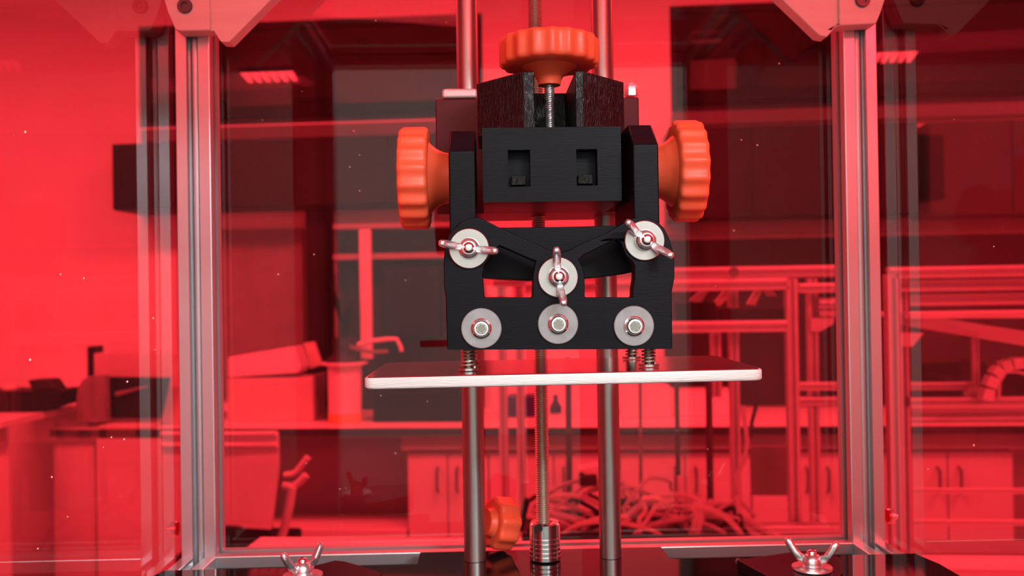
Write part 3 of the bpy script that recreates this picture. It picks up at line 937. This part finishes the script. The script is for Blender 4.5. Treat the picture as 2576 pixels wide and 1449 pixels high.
for x in (XL0, XR0):
    for z in (ZR, ZTOP):
        fr.part('side_rail', extr(MB(), (x + S / 2, z - S / 2), 'y', YFR + S, YF, S), 'alu', smooth=0)
def clip(pts, x, keep_right):
    out = []
    for i in range(len(pts)):
        p, q = pts[i], pts[(i + 1) % len(pts)]
        ip, iq = (p[0] >= x) == keep_right, (q[0] >= x) == keep_right
        if ip:
            out.append(p)
        if ip != iq:
            k = (x - p[0]) / (q[0] - p[0])
            out.append((x, p[1] + (q[1] - p[1]) * k))
    return out


# white printed corner brackets on the rear posts
for side, outline, crease, screw in (
        ('left', [(404, -400), (404, -60), (412, 0), (420, 28), (440, 74), (456, 79), (537, 77), (554, 104), (576, 105), (684, -4), (1070, -395), (1070, -400)], [(536, -60), (684, -60), (684, -4), (576, 105), (554, 104), (536, 77)], (465, 15)),
        ('right', [(1560, -412), (1560, -405), (1966, -4), (2062, 88), (2082, 92), (2104, 66), (2205, 60), (2216, 32), (2226, 0), (2234, -60), (2234, -412)], [(1905, -60), (1966, -4), (2062, 88), (2082, 92), (2108, 66), (2108, -60)], (2170, 0))):
    pts = poly(outline, 0.523)
    left = side == 'left'
    xi, xo = (XL0 - 0.0014, XL0 - 0.0048) if left else (XR1 + 0.0014, XR1 + 0.0048)
    boss = [(404, -395), (404, -60), (412, 0), (420, 28), (440, 73), (456, 78), (528, 76), (520, -395)] if left else [(2102, -408), (2112, 64), (2204, 59), (2216, 31), (2226, -1), (2234, -60), (2234, -408)]
    bk = fr.part('corner_bracket', MB().prism(clip(pts, xi, left), XZ, 0.5235, YF - 0.0003), 'white_print', 0.001, label='white printed corner bracket')
    fr.part('bracket_boss', MB().prism(clip(poly(boss, 0.5212), xi, left), XZ, 0.5212, 0.5234), 'white_print', 0.001, parent=bk)
    fl_ = clip(pts, xo, not left)
    if len(fl_) > 2:
        fr.part('bracket_flange', MB().prism(fl_, XZ, 0.5212, YF - 0.0003), 'white_print', 0.0006, parent=bk)
    c = P(*screw, 0.5205)
    fr.part('screw', MB().lathe((c.x, 0.5211, c.z), (0, -1, 0), [(0.0042, 0), (0.0042, 0.0012), (0.0038, 0.0016), (0.0022, 0.0016), (0.0020, 0.0004), (0.0001, 0.0004)], 20), 'screw_grey', parent=bk)
# thumb nuts on the posts' outer sides
for (px, py), s, x in (((440, 1330), -1, XL0), ((2246, 1298), 1, XR1)):
    c = P(px, py, 0.545)
    fr.part('panel_nut', MB().lathe((x + s * 0.0052, 0.545, c.z), (s, 0, 0), [(0.004, 0), (0.0045, 0.001), (0.0045, 0.0035), (0.002, 0.0038), (0.002, 0.006)], 18), 'zinc', label='small nut fixing the red side panel')

# red acrylic panels
def panel(label, b, specks):
    x0, x1, y0, y1, z0, z1 = b
    t = Thing('acrylic_panel', label, 'panel', ((x0 + x1) / 2, (y0 + y1) / 2, z0))
    t.part('sheet', MB().box(*b), 'red_acrylic', smooth=0)
    if specks:
        mb = MB()
        for (px, py) in specks:
            if x1 - x0 > 0.1:
                q = P(px, py, y0)
                if not (x0 < q.x < x1 and z0 < q.z < z1):
                    continue
                q.y = y0 - 0.0001
            else:
                dd = ray(px, py, PSI_P)
                xx = x1 + 0.0001 if x0 < 0 else x0 - 0.0001
                k = xx / dd.x
                q = Vector((xx, dd.y * k, dd.z * k + H))
            r = random.uniform(0.00025, 0.0006)
            mb.lathe(q, (0.1, -1, 0.05), [(0.0001, -r * 0.3), (r, 0), (0.0001, r * 0.3)], 6)
        if mb.v:
            t.part('dust_specks', mb, 'dust', kind='stuff', label='white dust specks on the panel')
    return t


ZP0, ZP1 = ZR - S, ZTOP + 0.002
sp_l = [(63, 332), (152, 690), (75, 905), (280, 1100), (170, 1300), (260, 1125), (130, 1200), (312, 1105), (320, 960), (390, 880), (385, 800), (95, 1380), (210, 700)]
sp_b = [(660, 302), (905, 390), (880, 420), (790, 640), (700, 690), (870, 1228), (770, 1165), (995, 1140), (855, 1230), (958, 995), (1075, 1010), (890, 330), (1123, 57), (945, 52), (1290, 1000), (1865, 352), (1905, 365), (1846, 580), (1780, 1130), (1800, 720), (1960, 160), (905, 480), (760, 230), (1020, 705), (1060, 960)]
panel('red acrylic sheet closing the back of the printer between the rear posts', (XL0 - 0.004, XR1 + 0.004, YR + 0.0008, YR + 0.0038, ZP0, ZP1), sp_b)
panel('red acrylic sheet on the left side of the printer', (XL0 - 0.0046, XL0 - 0.0016, YFR, YR, ZP0, ZP1), sp_l)
panel('red acrylic sheet on the right side of the printer', (XR1 + 0.0018, XR1 + 0.0048, YFR, YR, ZP0, ZP1), [(2400, 300), (2500, 620), (2335, 1180), (2450, 1120)])
panel('red acrylic roof sheet over the printer', (XL0, XR1, YFR, YR, ZP1 + 0.001, ZP1 + 0.004), None)

# black deck plate with the notch at the back
y_edge = PZ(800, 1425.5, ZD).y
y_tong = PZ(1350, 1383, ZD).y
xd0, xd1 = PZ(385, 1438, ZD).x, PZ(2330, 1397, ZD).x
xt0, xt1 = PZ(1052, 1404, ZD).x, PZ(1678, 1395, ZD).x
dk = Thing('deck_plate', 'glossy black deck plate at the bottom of the printer', 'plate', ((xd0 + xd1) / 2, 0.33, ZD - 0.0033))
out = [(xd0 + 0.005, y_edge), (xt0, y_edge), (xt0, y_tong), (xt1, y_tong), (xt1, y_edge), (xd1 - 0.004, y_edge), (xd1, y_edge - 0.02), (xd1 + 0.002, 0.16), (xd0 - 0.002, 0.16), (xd0, y_edge - 0.02)]
dk.part('plate', MB().prism(out, XY, ZD - 0.0033, ZD), 'black_acrylic', 0.0006)
# deck side skirts
bd = Thing('projector_housing', 'black projector housing of the printer below the deck plate', 'housing', ((XL0 + XR1) / 2, 0.34, TABLE + 0.001))
bd.part('front_skirt', MB().box(XL1 + 0.001, XR0 - 0.001, YFR + 0.004, YFR + 0.008, TABLE + 0.01, ZR - S - 0.002), 'black_acrylic')
bd.part('rear_skirt', MB().box(XL1 + 0.001, XR0 - 0.001, YR - 0.008, YR - 0.004, TABLE + 0.01, ZR - S - 0.002), 'black_acrylic')
for x in (XL0 + 0.008, XR1 - 0.012):
    bd.part('side_skirt', MB().box(x, x + 0.004, YFR + S + 0.001, YF - 0.001, TABLE + 0.01, ZR - S - 0.002), 'black_acrylic')

# =================================================================== guide rods, lead screw
YROD = 0.505
for (px0, px1, lab) in ((1177, 1195, 'thick steel guide rod standing left of the lead screw'), (1516, 1536, 'thick steel guide rod standing right of the lead screw')):
    c = P(px1, 1408, YROD)
    mb = MB().cyl((c.x, YROD, ZD + 0.0002), (c.x, YROD, ZTOP - 0.001), 0.006, n=40)
    single('guide_rod', lab, 'rod', mb, M['rod'], group='steel guide rods')

YS = 0.502
c = P(1366, 1300, YS)
ls = Thing('lead_screw', 'thin threaded lead screw rising from a silver coupler', 'screw', (c.x, YS, ZD))
pitch = 0.00125
prof = []
zc0 = P(1371, 1312, YS).z
n = 14
z = zc0 - 0.004
rings = []
steps = int((ZTOP - 0.002 - z) / (pitch / 4))
for k in range(steps):
    zz = z + k * pitch / 4
    ring = []
    for i in range(n):
        th = 2 * math.pi * i / n
        ph = (zz / pitch - i / n) % 1.0
        tri = abs(ph * 2 - 1)
        r = 0.0040 - 0.00075 * (1 - tri)
        ring.append(Vector((c.x + r * math.cos(th), YS + r * math.sin(th), zz)))
    rings.append(ring)
ls.part('thread', MB().loft(rings), 'thread', smooth=60)
# coupler with spiral cuts
cx = P(1371, 1360, YS).x
rc = 0.0084
zl = ZD + 0.0004
hc = zc0 - zl
prof = [(rc - 0.0006, 0), (rc, 0.0006)]
g0 = hc - (P(1371, 1312, YS).z - P(1371, 1350, YS).z)
for k in range(5):
    zz = g0 - 0.0024 * k
    if zz < 0.004:
        break
grooves = sorted([g0 - 0.0024 * k for k in range(5) if g0 - 0.0024 * k > 0.002])
for g in grooves:
    prof += [(rc, g - 0.0004), (rc - 0.0016, g - 0.00035), (rc - 0.0016, g + 0.00035), (rc, g + 0.0004)]
prof += [(rc, hc - 0.0007), (rc - 0.0007, hc), (0.0042, hc), (0.0041, hc - 0.001)]
cp = ls.part('coupler', MB().lathe((cx, YS, zl), (0, 0, 1), prof, 48), 'steel', smooth=30, label='silver flexible shaft coupler')
q = P(1356, 1330, YS - rc)
ang = Vector((q.x - cx, -math.sqrt(max(1e-9, rc ** 2 - (q.x - cx) ** 2)), 0)).normalized()
ls.part('set_screw', MB().cyl(Vector((cx, YS, q.z)) + ang * (rc - 0.002), Vector((cx, YS, q.z)) + ang * (rc + 0.0001), 0.0021, n=20), 'rubber', parent=cp, label='black set screw hole')


# scalloped knob generator
def knob_mesh(o, ax, R0, width, hub, hub_r, hub_r_end, ns=20, a=0.022):
    """rim at o .. o+ax*width, hub continues along ax for hub"""
    fl = lambda t, r, h: 1 + (a * (1 - 2 * abs(math.cos(ns * t / 2)) ** 1.6) if r > R0 * 0.9 else 0.0)
    rim = MB().lathe(o, ax, [(0.0001, 0), (R0 * 0.80, 0), (R0 * 0.94, 0.0002), (R0 * 0.985, 0.0010), (R0, 0.0022), (R0, width - 0.0022), (R0 * 0.985, width - 0.0010), (R0 * 0.94, width - 0.0002), (R0 * 0.8, width), (0.0001, width)], ns * 8, fl)
    p = []
    for k in range(9):
        s = k / 8
        p.append((hub_r_end + (hub_r - hub_r_end) * (1 - s) ** 2.2, s * hub))
    h = MB().lathe(Vector(o) + Vector(ax).normalized() * (width - 0.0002), ax, p, 40)
    return rim, h


# spare knob lying on the deck behind the left rod
t = Thing('spare_knob', 'small orange scalloped knob lying on the deck beside the coupler', 'knob', (P(1262, 1410, 0.512).x, 0.512, ZD))
rr = 0.0142
c = P(1270, 1350, 0.512)
ax = Vector((-0.9, -0.42, 0.2)).normalized()
rim, h = knob_mesh(Vector((P(1286, 1355, 0.516).x, 0.5235, ZD + rr * 1.02)), ax, rr, 0.0125, 0.004, rr * 0.62, 0.0075, 9, 0.05)
t.part('rim', rim, 'orange', smooth=50)
t.part('hub', h, 'orange')

# =================================================================== CARRIAGE
YBX = 0.395
cr = Thing('build_carriage', 'black carriage head with three orange knobs riding on the guide rods', 'carriage', (P(1390, 880, 0.40).x, 0.42, P(1400, 880, 0.376).z))


def pb(px0, py0, px1, py1, d, dy, mb=None):
    return pbox(mb or MB(), px0, py0, px1, py1, d, dy, PSI_P)


# slide block on the rods (dark red)
cr.part('slide_block', pb(1097, 246, 1611, 536, 0.478, 0.05), 'dark_red', 0.0008, label='dark red slide block on the rods')
cr.part('bearing_flange', pb(1112, 222, 1200, 246, 0.481, 0.02), 'white_block', 0.0015, label='pale flange on top of the slide block')
cc = P(1588, 242, 0.484)
cr.part('cap_nut', MB().lathe((cc.x, 0.484, cc.z), (0, 0, 1), [(0.0036, 0), (0.0036, 0.0045), (0.003, 0.006), (0.0015, 0.0068)], 6), 'zinc', label='small steel nut on the slide block')
# centre box with two square pockets
x0, x1 = P(1214, 415, YBX).x, P(1563, 415, YBX).x
z1, z0 = P(1388, 320, YBX).z, P(1388, 507, YBX).z
pk = []
for (a, b, c, d) in ((1278, 377, 1334, 470), (1450, 375, 1503, 467)):
    p0, p1 = P(a, (b + d) / 2, YBX), P(c, (b + d) / 2, YBX)
    q0, q1 = P((a + c) / 2, d, YBX), P((a + c) / 2, b, YBX)
    pk.append([(p0.x, q0.z), (p1.x, q0.z), (p1.x, q1.z), (p0.x, q1.z)])
mb = MB().prism([[(x0, z0), (x1, z0), (x1, z1), (x0, z1)]] + pk, XZ, YBX, YBX + 0.008)
mb.box(x0, x1, YBX + 0.008, YBX + 0.055, z0, z1)
bx = cr.part('centre_block', mb, 'black', 0.0006, label='black block with two square pockets')
for k in range(2):
    pc = pk[k]
    mx_, mz = (pc[0][0] + pc[1][0]) / 2, pc[0][1]
    cr.part('pocket_nut', MB().box(mx_ - 0.0035, mx_ + 0.003, YBX + 0.004, YBX + 0.0079, mz + 0.0012, mz + 0.0055), 'black_gloss', 0.0003, parent=bx)
# channel block above
yf, yb = 0.398, 0.4205
A = lambda px: P(px, 250, yf).x
zt1 = P(1388, 178, yf).z
xs = [A(1318), A(1345), A(1448), A(1467)]
xo0, xo1 = P(1200, 260, yb).x, P(1570, 260, yb).x
sl0, sl1 = A(1350), A(1434)
ysl = 0.442
outl = [(xs[0], yf), (xs[1], yf), (xs[1] + 0.0006, ysl), (xs[2] - 0.0006, ysl), (xs[2], yf), (xs[3], yf), (xo1, yb), (xo1, 0.455), (xo0, 0.455), (xo0, yb)]
cr.part('channel_block', MB().prism(outl, XY, z1 + 0.0002, zt1), 'black_gloss', 0.0006, label='glossy black channel block under the top knob')
# top knob and its screw
R0 = 123.5 * 0.42 / F
YK = 0.421
ck = P(1381, 160, YK)
zk0 = P(1381, 137, YK - R0).z
zk1 = P(1390, 63, YK - R0).z
rim, h = knob_mesh(Vector((ck.x, YK, zk1)), (0, 0, -1), R0, zk1 - zk0, zk0 - P(1388, 216, YK).z, 0.013, 0.0052, 18, 0.03)
kt = cr.part('top_knob', rim, 'orange', smooth=50, label='orange scalloped knob on top')
cr.part('knob_hub', h, 'orange', parent=kt)
zz0, zz1 = z1, P(1388, 212, YK).z
rings = []
for k in range(int((zz1 - zz0) / 0.00025)):
    z = zz0 + k * 0.00025
    ring = []
    for i in range(12):
        th = 2 * math.pi * i / 12
        ph = (z / 0.0008 - i / 12) % 1.0
        r = 0.0025 - 0.0004 * (1 - abs(ph * 2 - 1))
        ring.append(Vector((ck.x + r * math.cos(th), YK + r * math.sin(th), z)))
    rings.append(ring)
cr.part('adjusting_screw', MB().loft(rings), 'zinc', smooth=60)
# side arms with chamfered tops
for (px0, px1, pt, pc, pbm, s) in ((1129, 1196, 330, 380, 640, -1), (1593, 1658, 315, 363, 640, 1)):
    ya = 0.385
    a, b = P(px0, 450, ya).x, P(px1, 450, ya).x
    zc_, zb_ = P((px0 + px1) / 2, pc, ya).z, P((px0 + px1) / 2, pbm, ya).z
    zt_ = P((px0 + px1) / 2, pt, ya + 0.014).z
    cr.part('side_arm', MB().prism([(ya, zb_), (ya, zc_), (ya + 0.014, zt_), (ya + 0.05, zt_), (ya + 0.058, zc_), (ya + 0.058, zb_)], YZ, a, b), 'black', 0.0008)
    # side knob
    Rk = 123.5 * 0.42 / F
    yk = 0.418
    if s < 0:
        xo, xi = P(995, 449, yk - Rk).x, P(1073, 449, yk - Rk).x
        zz = P(1060, 449, yk).z
        rim, h = knob_mesh(Vector((xo, yk, zz)), (1, 0, 0), Rk, xi - xo, a - xi + 0.0002, 0.0165, 0.0113, 18, 0.03)
        lab = 'orange scalloped knob on the left side'
    else:
        xo, xi = P(1791, 431, yk - Rk).x, P(1716, 431, yk - Rk).x
        zz = P(1740, 431, yk).z
        rim, h = knob_mesh(Vector((xo, yk, zz)), (-1, 0, 0), Rk, xo - xi, xi - b + 0.0002, 0.0165, 0.0108, 18, 0.03)
        lab = 'orange scalloped knob on the right side'
    ko = cr.part('side_knob', rim, 'orange', smooth=50, label=lab)
    cr.part('knob_hub', h, 'orange', parent=ko)
# rear link plate seen through the bracket windows
lk = [(1214, 573), (1400, 571), (1600, 566), (1602, 683), (1560, 691), (1500, 698), (1440, 703), (1380, 706), (1320, 705), (1260, 702), (1214, 698)]
cr.part('link_plate', MB().prism(poly(lk, 0.398), XZ, 0.398, 0.43), 'black', 0.0008)
# front tilt bracket
YT_ = 0.376
ol = [(1125, 880), (1122, 790), (1121, 745), (1117, 725), (1116, 660), (1118, 632), (1125, 600), (1140, 575), (1160, 557), (1184, 549), (1208, 548), (1228, 558), (1255, 572), (1300, 592), (1345, 612), (1384, 631), (1405, 636), (1430, 630),
      (1462, 613), (1495, 599), (1530, 584), (1556, 568), (1578, 553), (1604, 546), (1630, 547), (1655, 558), (1672, 575), (1684, 600), (1693, 632), (1697, 660), (1697, 700), (1690, 735), (1691, 800), (1692, 878)]
h1 = [(1219, 748), (1216, 712), (1214, 690), (1218, 672), (1230, 650), (1244, 630), (1256, 618), (1275, 626), (1300, 637), (1325, 648), (1348, 657), (1345, 668), (1341, 690), (1340, 720), (1339, 748)]
h2 = [(1471, 748), (1471, 715), (1470, 690), (1464, 670), (1455, 655), (1468, 642), (1495, 629), (1525, 614), (1552, 602), (1562, 612), (1572, 640), (1588, 655), (1596, 668), (1596, 700), (1592, 725), (1591, 748)]
br = cr.part('tilt_bracket', MB().prism([poly(ol, YT_), poly(h1, YT_), poly(h2, YT_)], XZ, YT_, YT_ + 0.0085), 'black', 0.0005, label='black front bracket with two windows')
# foot of the bracket that takes the levelling screws
zb_ = P(1408, 880, YT_).z
xa, xb = P(1127, 860, YT_).x, P(1690, 860, YT_).x
cr.part('bracket_foot', MB().box(xa + 0.001, xb - 0.001, YT_ + 0.0086, 0.446, zb_ + 0.002, zb_ + 0.010), 'black', 0.0006)

# washers, wing nuts, bolts
YWS = YT_ - 0.0013


def washer(px, py, m, r=0.00830):
    c = P(px, py, YWS)
    return cr.part('washer', MB().lathe((c.x, YT_ - 0.0001, c.z), (0, -1, 0), [(0.0026, 0), (r - 0.0002, 0), (r, 0.0003), (r, 0.0010), (r - 0.0003, 0.0013), (0.0026, 0.0013)], 48), m), c


def wing_nut(add, c, A, D, k=1.0):
    """c: seat point, A: axis away from the seat, D: wing direction"""
    A = Vector(A).normalized()
    D = Vector(D)
    D = (D - A * D.dot(A)).normalized()
    N = A.cross(D)
    body = MB().lathe(c, A, [(0.0028 * k, 0), (0.0048 * k, 0), (0.0050 * k, 0.0006 * k), (0.0046 * k, 0.0035 * k), (0.0036 * k, 0.0056 * k), (0.00262 * k, 0.0060 * k)], 32)
    b = add('wing_nut', body, 'zinc', 0.0, None)
    for s in (1, -1):
        o2 = [(0.0034, 0.0008), (0.0058, 0.0014), (0.0085, 0.0040), (0.0108, 0.0072), (0.0126, 0.0100), (0.0131, 0.0118), (0.0126, 0.0131), (0.0114, 0.0135), (0.0100, 0.0126), (0.0086, 0.0104), (0.0068, 0.0076), (0.0050, 0.0052), (0.0034, 0.0046)]
        o2 = [(x * k, y * k) for x, y in o2]
        cen = (0.0075 * k, 0.0068 * k)
        th = 0.00175 * k
        rings = []
        for t_, sc in ((-1.0, 0.62), (-0.8, 0.9), (-0.4, 1.0), (0.4, 1.0), (0.8, 0.9), (1.0, 0.62)):
            ring = []
            for x, y in o2:
                xx = cen[0] + (x - cen[0]) * (sc if x > 0.005 * k else 0.5 + sc / 2)
                yy = cen[1] + (y - cen[1]) * sc
                wz = 1.0 if x > 0.006 * k else 0.85
                ring.append(Vector(c) + D * (xx * s) + A * yy + N * (th * t_ * wz))
            rings.append(ring)
        add('wing', MB().loft(rings), 'zinc', 0.0, b)
    add('bolt_end', MB().lathe(c, A, [(0.0025 * k, 0), (0.0025 * k, 0.0072 * k), (0.0021 * k, 0.0080 * k), (0.0010 * k, 0.0083 * k)], 24), 'steel', 0.0, b)


for (px, py), m, dr, lab in (((1180, 625), 'washer_metal', (1, 0, -0.16), None), ((1404, 697), 'washer_metal', (-0.12, 0, 1), None), ((1622, 605), 'washer_metal', (-0.78, 0, 0.62), None)):
    w, c = washer(px, py, m)
    wing_nut(lambda n_, mb_, m_, b_, p_: cr.part(n_, mb_, m_, b_, parent=p_, smooth=50), Vector((c.x, YT_ - 0.0014, c.z)), (0, -1, 0), dr, 0.92)
for (px, py) in ((1211, 826), (1404, 815), (1595, 820)):
    w, c = washer(px, py, 'washer_clear')
    b = cr.part('bolt_head', MB().lathe((c.x, YT_ - 0.0014, c.z), (0, -1, 0), [(0.0042, 0), (0.0042, 0.0007), (0.0036, 0.0010), (0.0034, 0.0026), (0.0029, 0.0032), (0.0021, 0.0033), (0.0019, 0.0030)], 28), 'steel', label='round steel bolt head')
    cr.part('bolt_socket', MB().lathe((c.x, YT_ - 0.0046, c.z), (0, -1, 0), [(0.0001, 0.0), (0.0019, 0.0003)], 6), 'socket', parent=b)

# =================================================================== BUILD PLATE
yp0, yp1 = 0.369, 0.4495
xp0, xp1 = P(914, 960, yp0).x, P(1923, 948, yp0).x
zpt = P(1418, 938, yp0).z
pt_ = 0.0050
rc_ = 0.004
cx_ = (xp0 + xp1) / 2
tilt = 0.0045


def rrect(x0, x1, y0, y1, r, n=4):
    pts = []
    for (cx, cy, a0) in ((x1 - r, y1 - r, 0), (x0 + r, y1 - r, 90), (x0 + r, y0 + r, 180), (x1 - r, y0 + r, 270)):
        for k in range(n + 1):
            a = R(a0 + 90 * k / n)
            pts.append((cx + r * math.cos(a), cy + r * math.sin(a)))
    return pts


bp = Thing('build_plate', 'flat aluminium build plate hanging under the black bracket', 'plate', (cx_, (yp0 + yp1) / 2, zpt - pt_))
tl = lambda x, y, z: (x, y - 0.0 * (x - cx_), z + tilt * (x - cx_))
rp = rrect(xp0, xp1, yp0, yp1, rc_)
mb = MB()
lv = [(0.0008, 0), (0.0002, 0.0004), (0, 0.001), (0, pt_ - 0.001), (0.0002, pt_ - 0.0004)]
mb.loft([[Vector(tl(x + (cx_ - x) * d_ / 0.08, y + ((yp0 + yp1) / 2 - y) * d_ / 0.04, zpt - pt_ + z_)) for x, y in rp] for d_, z_ in lv])
bp.part('plate_body', mb, 'plate_edge', smooth=40, label='sanded bright plate edge')
mb = MB()
mb.loft([[Vector(tl(x + (cx_ - x) * d_ / 0.08, y + ((yp0 + yp1) / 2 - y) * d_ / 0.04, zpt - 0.0004 + z_)) for x, y in rp] for d_, z_ in ((0.0003, 0.00002), (0.0006, 0.0004))])
bp.part('top_face', mb, 'plate_alu', smooth=40, label='brushed top face of the plate')
# levelling screws and springs
for (px, y) in ((1178, 0.389), (1632, 0.389), (1178, 0.436), (1632, 0.436)):
    c = P(px, 905, 0.389)
    z0_ = zpt + tilt * (c.x - cx_) + 0.0002
    sc = cr.part('levelling_screw', MB().cyl((c.x, y, z0_ + 0.0012), (c.x, y, zb_ + 0.003), 0.0019, n=16), 'brass_dark')
    pts = []
    turns = 6
    for k in range(turns * 12 + 1):
        a = 2 * math.pi * k / 12
        pts.append((c.x + 0.0027 * math.cos(a), y + 0.0027 * math.sin(a), z0_ + 0.0014 + (zb_ + 0.0016 - z0_ - 0.0014) * k / (turns * 12)))
    cr.part('spring', MB().tube(pts, 0.00045, 6), 'thread', parent=sc)
    cr.part('seat_washer', MB().cyl((c.x, y, z0_ + 0.0001), (c.x, y, z0_ + 0.0011), 0.0044, n=24), 'washer_metal', parent=sc)

# =================================================================== DECK CLAMPS WITH WING NUTS
def clamp(label, pts, nut, dr, k, felt=None):
    zt = ZD + 0.006
    c = PZ(*nut, zt)
    t = Thing('vat_clamp', label, 'clamp', (c.x, c.y, ZD + 0.0003))
    o2 = [(lambda q: (q.x, q.y))(PZ(a, b, zt)) for a, b in pts]
    t.part('tab', MB().prism(o2, XY, ZD + 0.0003, zt), 'black', 0.0006)
    t.part('washer', MB().lathe((c.x, c.y, zt + 0.0001), (0, 0, 1), [(0.0026, 0), (0.0098, 0), (0.0100, 0.0004), (0.0098, 0.0014), (0.0026, 0.0014)], 40), 'zinc')
    wing_nut(lambda n_, mb_, m_, b_, p_: t.part(n_, mb_, m_, b_, parent=p_, smooth=50), Vector((c.x, c.y, zt + 0.0016)), (0, 0, 1), dr, k)
    if felt:
        ff = [PZ(a, b, zt - 0.002) for a, b in felt]
        t.part('felt_edge', MB().tube(ff, 0.0016, 6), 'felt', label='frayed grey felt edge')
    return t


clamp('black clamp tab with a wing nut at the bottom left of the deck', [(690, 1500), (715, 1440), (780, 1424), (812, 1417), (842, 1409), (870, 1412), (905, 1422), (960, 1440), (930, 1500)], (762, 1452), (0.75, 0.9, 0), 1.0)
clamp('black clamp tab with a wing nut at the bottom right of the deck', [(1853, 1407), (1930, 1397), (2005, 1386), (2075, 1388), (2112, 1400), (2120, 1440), (2080, 1480), (1990, 1490), (1930, 1449)], (2043, 1432), (0.95, -0.45, 0), 1.0,
      [(1856, 1411), (1880, 1424), (1905, 1436), (1932, 1450), (1960, 1470)])
